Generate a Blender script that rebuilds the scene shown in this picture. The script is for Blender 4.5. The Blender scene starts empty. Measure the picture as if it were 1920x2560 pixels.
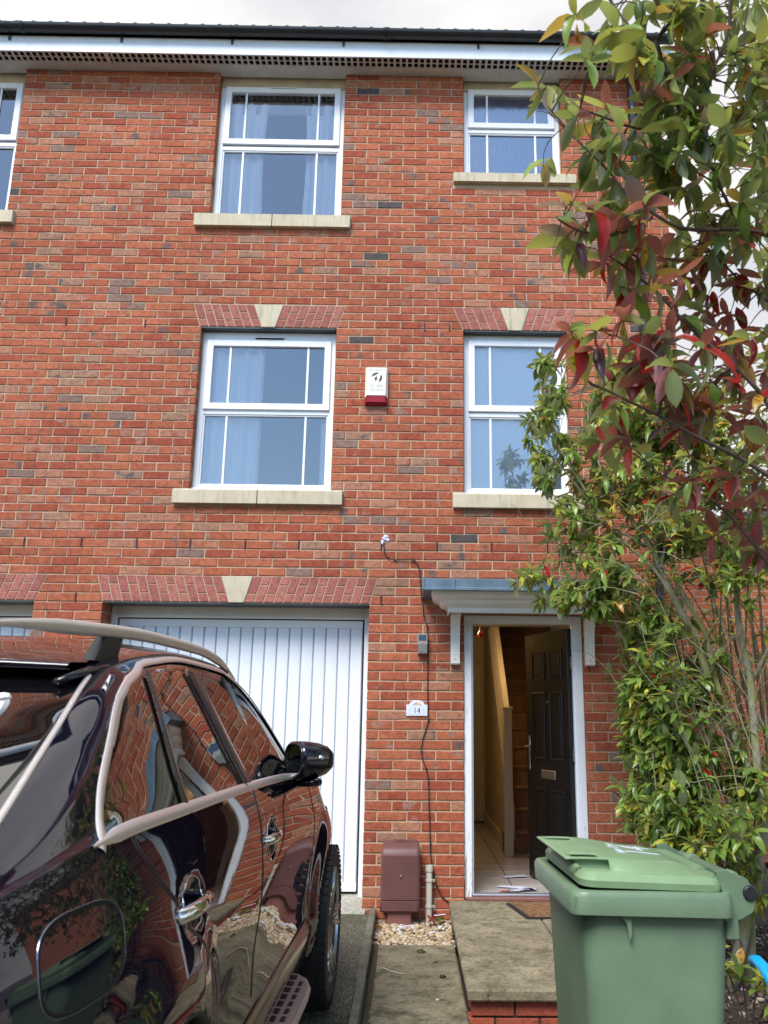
import bpy, math, random
from mathutils import Vector, Matrix, noise as mnoise
R = random.Random(7)
S = bpy.context.scene
COL = S.collection
rad = math.radians
pi = math.pi

# ------------------------------------------------------------------ camera, world, sun, exposure
cam_d = bpy.data.cameras.new("camera")
cam = bpy.data.objects.new("camera", cam_d)
COL.objects.link(cam)
P_, Y_, RO = 0.2486, 0.0117, 0.0097
fw = Vector((math.sin(Y_)*math.cos(P_), math.cos(Y_)*math.cos(P_), math.sin(P_)))
rt = Vector((math.cos(Y_), -math.sin(Y_), 0)); up = rt.cross(fw)
rt2 = rt*math.cos(RO)+up*math.sin(RO); up2 = -rt*math.sin(RO)+up*math.cos(RO)
M = Matrix.Identity(4)
for i in range(3):
    M[i][0], M[i][1], M[i][2] = rt2[i], up2[i], -fw[i]
M.translation = Vector((-0.4221, -7.1384, 1.3667))
cam.matrix_world = M
cam_d.sensor_width = 36; cam_d.lens = 2200/2560*36
cam_d.shift_x = -98.08/2560; cam_d.shift_y = -40.46/2560
cam_d.clip_start = 0.05; cam_d.clip_end = 600
cam_d.dof.use_dof = True; cam_d.dof.focus_distance = 6.3; cam_d.dof.aperture_fstop = 8
S.camera = cam

W = bpy.data.worlds.new("World"); S.world = W; W.use_nodes = True
wt = W.node_tree; wn = wt.nodes; wl = wt.links
bg = wn["Background"]
sky = wn.new("ShaderNodeTexSky"); sky.sky_type = 'NISHITA'; sky.sun_disc = False
SUN_EL, SUN_AZ = rad(52), rad(205)
sky.sun_elevation = SUN_EL; sky.sun_rotation = SUN_AZ
sky.air_density = 1.2; sky.dust_density = .2; sky.ozone_density = 3.5
tc = wn.new("ShaderNodeTexCoord")
mp = wn.new("ShaderNodeMapping"); mp.inputs['Scale'].default_value = (1.1, 1.1, 2.2); mp.inputs['Location'].default_value = (3.1, .4, 0)
nz = wn.new("ShaderNodeTexNoise"); nz.inputs['Scale'].default_value = 1.6; nz.inputs['Detail'].default_value = 7; nz.inputs['Roughness'].default_value = .52
sx = wn.new("ShaderNodeSeparateXYZ")
wl.new(tc.outputs['Generated'], mp.inputs[0]); wl.new(mp.outputs[0], nz.inputs['Vector']); wl.new(tc.outputs['Generated'], sx.inputs[0])
ma = wn.new("ShaderNodeMath"); ma.operation = 'MULTIPLY_ADD'; ma.inputs[1].default_value = .55
wl.new(sx.outputs['Y'], ma.inputs[0]); wl.new(nz.outputs[0], ma.inputs[2])
mr = wn.new("ShaderNodeMapRange"); mr.inputs['From Min'].default_value = .44; mr.inputs['From Max'].default_value = .68
mr.interpolation_type = 'SMOOTHSTEP'
wl.new(ma.outputs[0], mr.inputs['Value'])
nz2 = wn.new("ShaderNodeTexNoise"); nz2.inputs['Scale'].default_value = 3.2; nz2.inputs['Detail'].default_value = 6
wl.new(mp.outputs[0], nz2.inputs['Vector'])
cr = wn.new("ShaderNodeValToRGB")
cr.color_ramp.elements[0].position = .36; cr.color_ramp.elements[0].color = (2.75, 2.8, 3.0, 1)
cr.color_ramp.elements[1].position = .62; cr.color_ramp.elements[1].color = (4.2, 4.05, 3.85, 1)
wl.new(nz2.outputs[0], cr.inputs[0])
mx = wn.new("ShaderNodeMix"); mx.data_type = 'RGBA'
wl.new(mr.outputs[0], mx.inputs[0]); wl.new(sky.outputs[0], mx.inputs[6]); wl.new(cr.outputs[0], mx.inputs[7])
wl.new(mx.outputs[2], bg.inputs[0]); bg.inputs[1].default_value = 0.15

sd = bpy.data.lights.new("sun", 'SUN'); so = bpy.data.objects.new("sun", sd); COL.objects.link(so)
sd.energy = 2.7; sd.angle = rad(30); sd.color = (1, .96, .9)
# Nishita: rotation measured clockwise from +Y
sdir = Vector((math.sin(SUN_AZ)*math.cos(SUN_EL), math.cos(SUN_AZ)*math.cos(SUN_EL), math.sin(SUN_EL)))
so.rotation_euler = sdir.to_track_quat('Z', 'Y').to_euler()
so.location = sdir*20
S.view_settings.view_transform = 'Standard'; S.view_settings.look = 'None'
S.view_settings.gamma = 1; S.view_settings.use_curve_mapping = False
S.view_settings.exposure = 0.9
S.cycles.max_bounces = 8; S.cycles.transparent_max_bounces = 16; S.cycles.glossy_bounces = 4
S.cycles.use_denoising = True

# ------------------------------------------------------------------ material helpers
def srgb(r, g, b):
    f = lambda c: (c/255/12.92) if c/255 <= .04045 else ((c/255+.055)/1.055)**2.4
    return (f(r), f(g), f(b), 1)
class Mat:
    def __init__(s, name):
        s.m = bpy.data.materials.new(name); s.m.use_nodes = True
        s.t = s.m.node_tree; s.n = s.t.nodes; s.l = s.t.links
        s.p = s.n["Principled BSDF"]; s.out = s.n["Material Output"]
    def new(s, typ, **kw):
        n = s.n.new("ShaderNode"+typ)
        for k, v in kw.items():
            if k.startswith('i_'): n.inputs[k[2:].replace('_', ' ')].default_value = v
            else: setattr(n, k, v)
        return n
    def link(s, a, b): s.l.new(a, b)
    def coord(s, kind='Object'): return s.new("TexCoord").outputs[kind]
    def pos(s): return s.new("NewGeometry").outputs['Position']
    def noise(s, vec, scale, detail=4, rough=.55, dist=0, out=0):
        n = s.new("TexNoise", i_Scale=scale, i_Detail=detail, i_Roughness=rough, i_Distortion=dist)
        s.link(vec, n.inputs['Vector']); return n.outputs[out]
    def ramp(s, fac, stops, interp='LINEAR'):
        n = s.new("ValToRGB"); n.color_ramp.interpolation = interp
        e = n.color_ramp.elements
        while len(e) < len(stops): e.new(.5)
        for el, (p, c) in zip(e, stops):
            el.position = p; el.color = c if len(c) == 4 else (*c, 1)
        s.link(fac, n.inputs[0]); return n.outputs[0]
    def mix(s, fac, a, b, typ='MIX'):
        n = s.new("Mix", data_type='RGBA', blend_type=typ)
        for sock, v in ((0, fac), (6, a), (7, b)):
            if hasattr(v, 'is_linked') or hasattr(v, 'links'): s.link(v, n.inputs[sock])
            else: n.inputs[sock].default_value = v
        return n.outputs[2]
    def math(s, op, a, b=0, c=0):
        n = s.new("Math", operation=op)
        for i, v in enumerate((a, b, c)):
            if hasattr(v, 'links'): s.link(v, n.inputs[i])
            else: n.inputs[i].default_value = v
        return n.outputs[0]
    def bump(s, h, strength=.3, dist=.01, prev=None):
        n = s.new("Bump", i_Strength=strength, i_Distance=dist)
        s.link(h, n.inputs['Height'])
        if prev is not None: s.link(prev, n.inputs['Normal'])
        s.link(n.outputs[0], s.p.inputs['Normal']); return n.outputs[0]
    def base(s, v):
        if hasattr(v, 'links'): s.link(v, s.p.inputs['Base Color'])
        else: s.p.inputs['Base Color'].default_value = v if len(v) == 4 else (*v, 1)
    def rough(s, v):
        if hasattr(v, 'links'): s.link(v, s.p.inputs['Roughness'])
        else: s.p.inputs['Roughness'].default_value = v
    def spec(s, v): s.p.inputs['Specular IOR Level'].default_value = v
    def metal(s, v): s.p.inputs['Metallic'].default_value = v
    def coat(s, v, r=.03): s.p.inputs['Coat Weight'].default_value = v; s.p.inputs['Coat Roughness'].default_value = r

def simple(name, col, rough=.6, metal=0, var=.12, scale=6, bump=0, bscale=60, spec=.5, coat=0):
    m = Mat(name)
    c = (*col, 1) if len(col) == 3 else col
    n = m.noise(m.coord(), scale, 5)
    d = tuple(x*(1-var) for x in c[:3])+(1,); l = tuple(min(1, x*(1+var)) for x in c[:3])+(1,)
    m.base(m.ramp(n, [(.3, d), (.7, l)])); m.rough(rough); m.metal(metal); m.spec(spec)
    if bump: m.bump(m.noise(m.coord(), bscale, 4), bump, .004)
    if coat: m.coat(coat)
    return m.m

def island_rand(m):
    g = m.new("NewGeometry"); o = m.new("ObjectInfo")
    return m.math('FRACT', m.math('ADD', g.outputs['Random Per Island'], o.outputs['Random']))

def rustic_brick(name, stops, relief=.55, blotch=True):
    m = Mat(name)
    r = island_rand(m); pos = m.pos()
    off = m.new("VectorMath", operation='ADD'); cx = m.new("CombineXYZ")
    m.link(m.math('MULTIPLY', r, 37.), cx.inputs[0]); m.link(m.math('MULTIPLY', r, 91.), cx.inputs[2])
    m.link(pos, off.inputs[0]); m.link(cx.outputs[0], off.inputs[1]); v = off.outputs[0]
    c1 = m.ramp(r, stops, 'CONSTANT')
    r2 = m.math('FRACT', m.math('MULTIPLY', r, 7.31))
    if blotch:
        c2 = m.ramp(r2, [(0, (.38, .115, .065)), (.45, (.35, .19, .14)), (.85, (.14, .115, .11))], 'CONSTANT')
        f = m.ramp(m.noise(v, 7, 3), [(.56, (0, 0, 0)), (.64, (1, 1, 1))])
        c1 = m.mix(f, c1, c2)
    lum = m.ramp(m.noise(v, 22, 6, .7), [(.25, (.62, .6, .6)), (.6, (1.12, 1.1, 1.08))])
    c = m.mix(1., c1, lum, 'MULTIPLY')
    st = m.new("Mapping", i_Scale=(1, 1, 2.6)); m.link(v, st.inputs[0])
    cre = m.noise(st.outputs[0], 34, 5, .62, 1.6)
    crease = m.ramp(cre, [(.36, (1, 1, 1)), (.44, (0, 0, 0))])
    c = m.mix(m.math('MULTIPLY', crease, .72), c, (.085, .022, .014, 1))
    speck = m.ramp(m.noise(v, 150, 2), [(.66, (0, 0, 0)), (.74, (1, 1, 1))])
    c = m.mix(m.math('MULTIPLY', speck, .35), c, (.6, .42, .33, 1))
    wz = m.ramp(m.noise(pos, .55, 5, .6), [(.3, (.82, .80, .80)), (.7, (1.12, 1.1, 1.08))]); c = m.mix(1., c, wz, 'MULTIPLY')
    eff = m.ramp(m.noise(pos, 3.2, 6, .7), [(.62, (0, 0, 0)), (.78, (.28, .28, .28))]); c = m.mix(eff, c, (.62, .46, .36, 1))
    stk = m.new("Mapping", i_Scale=(7, 7, .45)); m.link(pos, stk.inputs[0])
    ds = m.ramp(m.noise(stk.outputs[0], 1.5, 5, .65), [(.56, (0, 0, 0)), (.75, (.33, .33, .33))]); c = m.mix(ds, c, (.15, .075, .05, 1))
    m.base(c); m.rough(.93); m.spec(.25)
    h = m.math('ADD', m.math('MULTIPLY', cre, .8), m.math('MULTIPLY', m.noise(v, 90, 4), .35))
    m.bump(h, relief, .012)
    return m.m
BR = rustic_brick("rustic_red_brick", [(0, (.35, .085, .046)), (.17, (.41, .118, .060)), (.42, (.45, .145, .074)), (.66, (.39, .118, .062)),
    (.84, (.43, .20, .125)), (.93, (.36, .20, .13)), (.965, (.25, .165, .13)), (.993, (.09, .085, .085))])
SOLDIER = rustic_brick("smooth_purple_red_brick", [(0, (.38, .14, .11)), (.3, (.34, .12, .10)), (.6, (.41, .16, .125))], .12, False)
def mortar_mat():
    m = Mat("buff_mortar"); p = m.pos()
    n = m.noise(p, 3, 5); n2 = m.noise(p, 120, 3)
    c = m.ramp(n, [(.3, (.43, .30, .19)), (.7, (.56, .42, .29))])
    c = m.mix(1., c, m.ramp(n2, [(.3, (.8, .8, .8)), (.7, (1.1, 1.1, 1.1))]), 'MULTIPLY')
    m.base(c); m.rough(.95); m.spec(.2); m.bump(n2, .4, .004); return m.m
MORTAR = mortar_mat()
def stone_mat(name, lo, hi, dirt=(.16, .15, .11)):
    m = Mat(name); p = m.pos()
    c = m.ramp(m.noise(p, 5, 6), [(.3, lo), (.7, hi)])
    st = m.new("Mapping", i_Scale=(9, 9, 1.2)); m.link(p, st.inputs[0])
    f = m.ramp(m.noise(st.outputs[0], 2.2, 5, .65), [(.5, (0, 0, 0)), (.72, (.55, .55, .55))])
    c = m.mix(f, c, (*dirt, 1)); m.base(c); m.rough(.85); m.spec(.3); m.bump(m.noise(p, 140, 4), .25, .003); return m.m
STONE = stone_mat("cast_stone", (.50, .42, .29), (.60, .52, .38))
def upvc_mat():
    m = Mat("white_upvc"); p = m.pos()
    f = m.ramp(m.noise(p, 3, 6, .7), [(.52, (0, 0, 0)), (.8, (.5, .5, .5))])
    m.base(m.mix(f, (.82, .83, .86, 1), (.62, .58, .49, 1))); m.rough(.32); m.spec(.5); return m.m
UPVC = upvc_mat()
CREAM = simple("cream_painted_moulding", (.82, .79, .73), .45, var=.06)
BEIGE = simple("weathered_beige_head_trim", (.50, .41, .28), .6, var=.2)
GDOOR = simple("white_steel_garage_door", (.82, .86, .90), .38, var=.03, scale=2)
BLACKP = simple("black_gutter_plastic", (.018, .019, .022), .33, var=.2)
STEEL = simple("dark_galvanised_lintel", (.09, .10, .105), .5, .4, var=.2, bump=.3)
LEAD = simple("blue_grey_lead", (.12, .18, .235), .48, .25, var=.22, scale=9, bump=.1)
FASCIA = simple("white_fascia_board", (.72, .75, .80), .4, var=.06)
SOFFIT = simple("grey_white_soffit", (.55, .52, .50), .6, var=.12)
DARK = simple("dark_void", (.012, .012, .012), .9)
ROOFT = simple("grey_concrete_tile", (.07, .07, .072), .8, var=.3, bump=.3)
CHROMEF = simple("brushed_metal", (.55, .53, .50), .28, .95, var=.05)

# ------------------------------------------------------------------ mesh helpers
class MB:
    def __init__(s): s.v = []; s.f = []
    def add(s, vs, fs):
        o = len(s.v); s.v += [tuple(v) for v in vs]; s.f += [tuple(i+o for i in f) for f in fs]; return s
    def box(s, x0, x1, y0, y1, z0, z1):
        return s.add([(x0, y0, z0), (x1, y0, z0), (x1, y1, z0), (x0, y1, z0), (x0, y0, z1), (x1, y0, z1), (x1, y1, z1), (x0, y1, z1)],
                     [(0, 3, 2, 1), (4, 5, 6, 7), (0, 1, 5, 4), (1, 2, 6, 5), (2, 3, 7, 6), (3, 0, 4, 7)])
    def bbox(s, x0, x1, y0, y1, z0, z1, b=.004):
        """box with chamfered edges"""
        c = ((x0+x1)/2, (y0+y1)/2, (z0+z1)/2); h = (abs(x1-x0)/2, abs(y1-y0)/2, abs(z1-z0)/2)
        b = min(b, min(h)*.9)
        vs = []; idx = {}
        for sx_ in (-1, 1):
            for sy in (-1, 1):
                for sz in (-1, 1):
                    for ax in range(3):
                        p = [sx_*h[0], sy*h[1], sz*h[2]]
                        for k in range(3):
                            if k != ax: p[k] -= (sx_, sy, sz)[k]*b
                        idx[(sx_, sy, sz, ax)] = len(vs); vs.append((c[0]+p[0], c[1]+p[1], c[2]+p[2]))
        fs = []
        def q(l): fs.append(tuple(idx[i] for i in l))
        for sg in (-1, 1):
            o = [(-1, -1), (1, -1), (1, 1), (-1, 1)]
            if sg < 0: o = o[::-1]
            q([(sg, a, b_, 0) for a, b_ in o]); q([(b_, sg, a, 1) for a, b_ in o]); q([(a, b_, sg, 2) for a, b_ in o])
        for a in (-1, 1):
            for b_ in (-1, 1):
                l = [(a, b_, -1, 0), (a, b_, 1, 0), (a, b_, 1, 1), (a, b_, -1, 1)]; q(l if a*b_ > 0 else l[::-1])
                l = [(a, -1, b_, 2), (a, 1, b_, 2), (a, 1, b_, 0), (a, -1, b_, 0)]; q(l if a*b_ > 0 else l[::-1])
                l = [(-1, a, b_, 1), (1, a, b_, 1), (1, a, b_, 2), (-1, a, b_, 2)]; q(l if a*b_ > 0 else l[::-1])
                for d in (-1, 1):
                    l = [(a, b_, d, 0), (a, b_, d, 1), (a, b_, d, 2)]; q(l if a*b_*d > 0 else l[::-1])
        return s.add(vs, fs)
    def tube(s, pts, r, n=8, caps=True, flat=1., upv=None):
        pts = [Vector(p) for p in pts]; rs = r if isinstance(r, (list, tuple)) else [r]*len(pts)
        vs = []; prev = None
        for i, p in enumerate(pts):
            t = (pts[min(i+1, len(pts)-1)]-pts[max(i-1, 0)])
            if t.length < 1e-9: t = Vector((0, 0, 1))
            t.normalize()
            if prev is None:
                a = Vector(upv) if upv else (Vector((0, 0, 1)) if abs(t.z) < .9 else Vector((1, 0, 0)))
                prev = (a-t*a.dot(t)).normalized()
            else:
                prev = (prev-t*prev.dot(t)).normalized()
            b = t.cross(prev)
            for k in range(n):
                an = 2*pi*k/n; vs.append(p+prev*(math.cos(an)*rs[i]*flat)+b*(math.sin(an)*rs[i]))
        fs = []
        for i in range(len(pts)-1):
            for k in range(n):
                k2 = (k+1) % n; fs.append((i*n+k, i*n+k2, (i+1)*n+k2, (i+1)*n+k))
        if caps:
            fs.append(tuple(range(n))[::-1]); fs.append(tuple((len(pts)-1)*n+k for k in range(n)))
        return s.add(vs, fs)
    def prism(s, poly, axis, a, b):
        """extrude 2-D polygon along axis ('x': poly is (y,z); 'y': (x,z); 'z': (x,y))"""
        n = len(poly)
        def mk(p, t): return {'x': (t, p[0], p[1]), 'y': (p[0], t, p[1]), 'z': (p[0], p[1], t)}[axis]
        vs = [mk(p, a) for p in poly]+[mk(p, b) for p in poly]
        fs = [tuple(range(n)), tuple(range(2*n-1, n-1, -1))]+[(i, i+n, (i+1) % n+n, (i+1) % n) for i in range(n)]
        return s.add(vs, fs)
    def lathe(s, prof, n=20, c=(0, 0, 0), axis='z'):
        vs = []
        for r, h in prof:
            for k in range(n):
                a = 2*pi*k/n; x, y = r*math.cos(a), r*math.sin(a)
                p = {'z': (x, y, h), 'y': (x, h, y), 'x': (h, x, y)}[axis]
                vs.append((p[0]+c[0], p[1]+c[1], p[2]+c[2]))
        fs = [(i*n+k, i*n+(k+1) % n, (i+1)*n+(k+1) % n, (i+1)*n+k) for i in range(len(prof)-1) for k in range(n)]
        fs.append(tuple(range(n))[::-1]); fs.append(tuple((len(prof)-1)*n+k for k in range(n)))
        return s.add(vs, fs)

def link(o, parent=None, label=None, cat=None, group=None, kind=None):
    COL.objects.link(o)
    if parent is not None: o.parent = parent
    for k, v in (('label', label), ('category', cat), ('group', group), ('kind', kind)):
        if v: o[k] = v
    return o
def mesh_of(name, mb, mat, smooth=False, fix=True):
    me = bpy.data.meshes.new(name); me.from_pydata(mb.v, [], mb.f)
    if fix:
        import bmesh
        bm = bmesh.new(); bm.from_mesh(me); bmesh.ops.recalc_face_normals(bm, faces=bm.faces); bm.to_mesh(me); bm.free()
    for mm in (mat if isinstance(mat, (list, tuple)) else [mat]): me.materials.append(mm)
    if smooth:
        me.shade_smooth()
        if smooth != 1 and smooth is not True:
            pass
    me.update(); return me
def obj(name, mb, mat, parent=None, smooth=False, fix=True, **kw):
    o = bpy.data.objects.new(name, mesh_of(name, mb, mat, smooth, fix))
    link(o, parent, **kw)
    if smooth == 2:
        md = o.modifiers.new("smooth", 'EDGE_SPLIT'); md.split_angle = rad(38)
    return o
def empty(name, loc, rz=0, **kw):
    o = bpy.data.objects.new(name, None); o.location = loc; o.rotation_euler = (0, 0, rz); o.empty_display_size = .2
    return link(o, None, **kw)
def child_of(o, parent):
    """parent keeping world coordinates of vertices (parent is a plain translated/rotated empty)"""
    o.parent = parent; o.matrix_parent_inverse = (Matrix.Translation(parent.location) @ parent.rotation_euler.to_matrix().to_4x4()).inverted(); return o
def wobj(name, mb, mat, parent, smooth=False, **kw):
    """mesh given in world coordinates, parented to an empty that may sit elsewhere"""
    o = obj(name, mb, mat, None, smooth, **kw); return child_of(o, parent) if parent is not None else o

# ------------------------------------------------------------------ ground and setting
def ground_mat():
    m = Mat("street_ground"); p = m.pos()
    m.base(m.ramp(m.noise(p, 2, 6), [(.3, (.06, .06, .055)), (.7, (.11, .105, .095))])); m.rough(.9); return m.m
g = MB(); n = 16; ext = 300
g.add([(-ext, -ext, -.16), (ext, -ext, -.16), (ext, ext, -.16), (-ext, ext, -.16)], [(0, 1, 2, 3)])
obj("ground", g, ground_mat(), kind='structure')

def asphalt_mat():
    m = Mat("worn_asphalt"); p = m.pos()
    agg = m.new("TexVoronoi", i_Scale=150.); m.link(p, agg.inputs['Vector'])
    c = m.ramp(agg.outputs['Color'], [(.2, (.05, .047, .038)), (.6, (.13, .12, .09)), (.9, (.34, .30, .21))])
    big = m.ramp(m.noise(p, 1.6, 5), [(.35, (.55, .6, .5)), (.65, (1.15, 1.1, 1.))])
    c = m.mix(1., c, big, 'MULTIPLY')
    sx_ = m.new("SeparateXYZ"); m.link(p, sx_.inputs[0])
    near = m.math('MULTIPLY', m.ramp(sx_.outputs[1], [(0, (0, 0, 0)), (1, (1, 1, 1))]), 1)
    edge = m.new("MapRange"); edge.inputs['From Min'].default_value = -.75; edge.inputs['From Max'].default_value = -.08
    m.link(sx_.outputs[1], edge.inputs['Value'])
    mn = m.math('ADD', m.noise(p, 14, 6, .7), m.math('MULTIPLY', edge.outputs[0], .16))
    moss = m.ramp(mn, [(.62, (0, 0, 0)), (.74, (1, 1, 1))])
    c = m.mix(m.math('MULTIPLY', moss, .75), c, (.07, .085, .015, 1))
    m.base(c); m.rough(.9); m.spec(.3)
    m.bump(m.math('ADD', agg.outputs['Distance'], m.math('MULTIPLY', m.noise(p, 40, 4), .5)), .6, .008); return m.m
def grid(x0, x1, y0, y1, nx, ny, zf):
    b = MB(); vs = [(x0+(x1-x0)*i/nx, y0+(y1-y0)*j/ny, 0) for j in range(ny+1) for i in range(nx+1)]
    b.add([(x, y, zf(x, y)) for x, y, _ in vs], [(j*(nx+1)+i, j*(nx+1)+i+1, (j+1)*(nx+1)+i+1, (j+1)*(nx+1)+i) for j in range(ny) for i in range(nx)])
    return b
def drive_z(x, y): return -.022-.0*max(0, -y-3)+.004*mnoise.noise(Vector((x*1.3, y*1.3, 0)))
obj("driveway", grid(-6.2, -.70, -11, -.13, 60, 110, drive_z), asphalt_mat(), smooth=True, kind='structure')
def conc_mat(name, lo, hi, moss=.5, ms=(.62, .78)):
    m = Mat(name); p = m.pos()
    c = m.ramp(m.noise(p, 4, 7, .65), [(.3, lo), (.7, hi)])
    v = m.new("TexVoronoi", i_Scale=170.); m.link(p, v.inputs['Vector'])
    c = m.mix(m.ramp(v.outputs['Distance'], [(.0, (.5, .5, .5)), (.25, (0, 0, 0))]), c, tuple(x*1.5 for x in hi)+(1,))
    lich = m.ramp(m.noise(p, 26, 5, .7), [(.64, (0, 0, 0)), (.69, (1, 1, 1))])
    c = m.mix(m.math('MULTIPLY', lich, .35), c, (.34, .32, .26, 1))
    mo = m.ramp(m.noise(p, 9, 6, .7), [(ms[0], (0, 0, 0)), (ms[1], (1, 1, 1))])
    c = m.mix(m.math('MULTIPLY', mo, moss), c, (.055, .052, .024, 1))
    gr = m.ramp(m.noise(p, 48, 6, .75), [(.36, (.55, .55, .55)), (.5, (1, 1, 1)), (.66, (1.25, 1.22, 1.15))]); c = m.mix(1., c, gr, 'MULTIPLY')
    m.base(c); m.rough(.9); m.spec(.25)
    m.bump(m.math('ADD', m.noise(p, 90, 5, .7), m.math('MULTIPLY', m.noise(p, 12, 4), .6)), .5, .006); return m.m
PAVE = conc_mat("weathered_paving", (.125, .105, .068), (.26, .225, .15), .8, (.48, .66))
STEPM = conc_mat("stained_step_paving", (.15, .125, .08), (.32, .275, .185), .75, (.50, .68))
KERB = conc_mat("mossy_kerb_concrete", (.11, .10, .075), (.19, .175, .13), .7, (.5, .7))
APRON = conc_mat("pale_concrete_apron", (.26, .25, .21), (.40, .385, .33), .35, (.6, .8))

ap = MB()
def apron(x0, x1):
    ap.add([(x0, -.13, -.035), (x1, -.13, -.035), (x1, .34, .05), (x0, .34, .05), (x0, -.13, -.08), (x1, -.13, -.08)], [(0, 1, 2, 3), (4, 5, 1, 0)])
apron(-2.96, -.74); apron(-5.7, -3.44)
obj("garage_apron", ap, APRON, kind='structure')

# kerb edging strips
def jbox(b, x0, x1, y0, y1, z0, z1, j=.004, bev=.006):
    m0 = MB(); m0.bbox(x0, x1, y0, y1, z0, z1, bev)
    b.add([(v[0]+R.uniform(-j, j), v[1]+R.uniform(-j, j), v[2]+R.uniform(-j, j)*.6) for v in m0.v], m0.f)
ke = empty("kerb_edging", (-.68, -.05, -.1), label="mossy concrete edging strip between driveway and garden path", cat="kerb")
y = -.03
while y > -5.2:
    b = MB(); xo = -.682+(-y)*.004
    jbox(b, xo-.024, xo+.024, y-.905, y, -.2, .0)
    wobj("kerb_block", b, KERB, ke); y -= .912
# soil strip with moss beside kerb
moss_m = conc_mat("mossy_soil", (.035, .028, .018), (.075, .06, .03), .9, (.42, .58))
obj("soil_joint", grid(-.66, -.60, -4.6, -.75, 3, 60, lambda x, y: -.083+.008*mnoise.noise(Vector((x*30, y*20, 0)))), moss_m, smooth=True, kind='structure')

# path slabs
pa = empty("paved_path", (-.35, -1.5, -.13), label="dirty grey concrete path slabs left of the front step", cat="path")
for (y0, y1) in ((-1.52, -.76), (-2.30, -1.53)):
    b = MB(); jbox(b, -.615, -.112, y0, y1, -.135, -.080, .003, .008); wobj("path_slab", b, PAVE, pa)
bb = MB(); jbox(bb, -.60, -.12, -2.27, -.8, -.2, -.136, .002); wobj("bedding", bb, MORTAR, pa)
for (y0, y1) in ((-3.15, -2.40), (-3.95, -3.17), (-4.75, -3.97)):
    b = MB(); jbox(b, -.615, 1.0, y0, y1, -.165, -.125, .003, .008); wobj("path_slab", b, PAVE, pa)

# front step: two rows of slabs on a brick plinth
st = empty("front_step", (.5, -1.1, -.1), label="stained paving slab doorstep on a red brick plinth below the front door", cat="doorstep")
for (x0, x1, y0, y1) in ((-.118, .49, -2.235, .035), (.497, 1.10, -.62, .035), (.497, 1.10, -2.235, -.626)):
    b = MB(); jbox(b, x0, x1, y0, y1, -.008, .05, .003, .01); wobj("step_slab", b, STEPM, st)
b = MB(); b.box(-.085, 1.06, -2.175, .0, -.2, -.009); wobj("plinth_mortar", b, simple("dark_mossy_mortar", (.06, .055, .04), .95, bump=.4), st)
RB = rustic_brick("orange_plinth_brick", [(0, (.40, .095, .05)), (.5, (.34, .085, .05))], .35, False)
def brick_mb(x0, x1, y0, y1, z0, z1, bev=.003):
    b = MB(); b.bbox(x0, x1, y0, y1, z0, z1, bev); return b
x = -.095
while x < 1.0:
    wobj("brick", brick_mb(x, x+.215, -2.19, -2.08, -.083, -.019), RB, st)
    wobj("brick", brick_mb(x-.1, x+.115, -2.19, -2.08, -.158, -.094), RB, st); x += .226
y = -2.07
while y < -.1:
    wobj("brick", brick_mb(-.098, -.0, y, y+.215, -.083, -.019), RB, st); y += .226
# gravel bed by the wall
def stone_pile(name, n, area, zf, rs, mat, seed, **kw):
    rr = random.Random(seed); b = MB()
    base = []
    for k in range(8):
        t = (1+5**.5)/2
        ico = [(-1, t, 0), (1, t, 0), (-1, -t, 0), (1, -t, 0), (0, -1, t), (0, 1, t), (0, -1, -t), (0, 1, -t), (t, 0, -1), (t, 0, 1), (-t, 0, -1), (-t, 0, 1)]
        base.append([Vector(v).normalized()*rr.uniform(.75, 1.2) for v in ico])
    F = [(0, 11, 5), (0, 5, 1), (0, 1, 7), (0, 7, 10), (0, 10, 11), (1, 5, 9), (5, 11, 4), (11, 10, 2), (10, 7, 6), (7, 1, 8), (3, 9, 4), (3, 4, 2), (3, 2, 6), (3, 6, 8), (3, 8, 9), (4, 9, 5), (2, 4, 11), (6, 2, 10), (8, 6, 7), (9, 8, 1)]
    for _ in range(n):
        x, y = area(rr); r = rr.uniform(*rs); sc = Vector((rr.uniform(.8, 1.3), rr.uniform(.7, 1.1), rr.uniform(.5, .8)))*r
        rot = Matrix.Rotation(rr.uniform(0, 6.28), 3, 'Z') @ Matrix.Rotation(rr.uniform(-.5, .5), 3, 'X')
        z = zf(x, y)+r*rr.uniform(-.1, .7)
        bs = rr.choice(base); b.add([rot @ Vector((v.x*sc.x, v.y*sc.y, v.z*sc.z))+Vector((x, y, z)) for v in bs], F)
    return obj(name, b, mat, smooth=True, fix=False, **kw)
def island_mat(name, stops, rough=.7, bump=.2):
    m = Mat(name); g_ = m.new("NewGeometry")
    c = m.ramp(g_.outputs['Random Per Island'], stops, 'CONSTANT')
    c = m.mix(1., c, m.ramp(m.noise(g_.outputs['Position'], 60, 4), [(.3, (.7, .7, .7)), (.7, (1.15, 1.15, 1.15))]), 'MULTIPLY')
    m.base(c); m.rough(rough); m.bump(m.noise(g_.outputs['Position'], 200, 3), bump, .003); return m.m
GRAV = island_mat("golden_gravel", [(0, (.42, .30, .15)), (.2, (.50, .40, .25)), (.4, (.36, .25, .14)), (.55, (.55, .50, .42)), (.7, (.30, .20, .12)), (.82, (.46, .33, .24)), (.92, (.14, .11, .09))])
obj("gravel_bed", grid(-.655, -.10, -.77, .0, 8, 8, lambda x, y: -.105), moss_m, kind='structure')
stone_pile("gravel", 1500, lambda r: (r.uniform(-.65, -.11), r.uniform(-.77, -.02)), lambda x, y: -.098+.012*mnoise.noise(Vector((x*6, y*6, 0))), (.009, .019), GRAV, 3, kind='stuff', label="golden gravel in the bed under the meter box")
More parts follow.
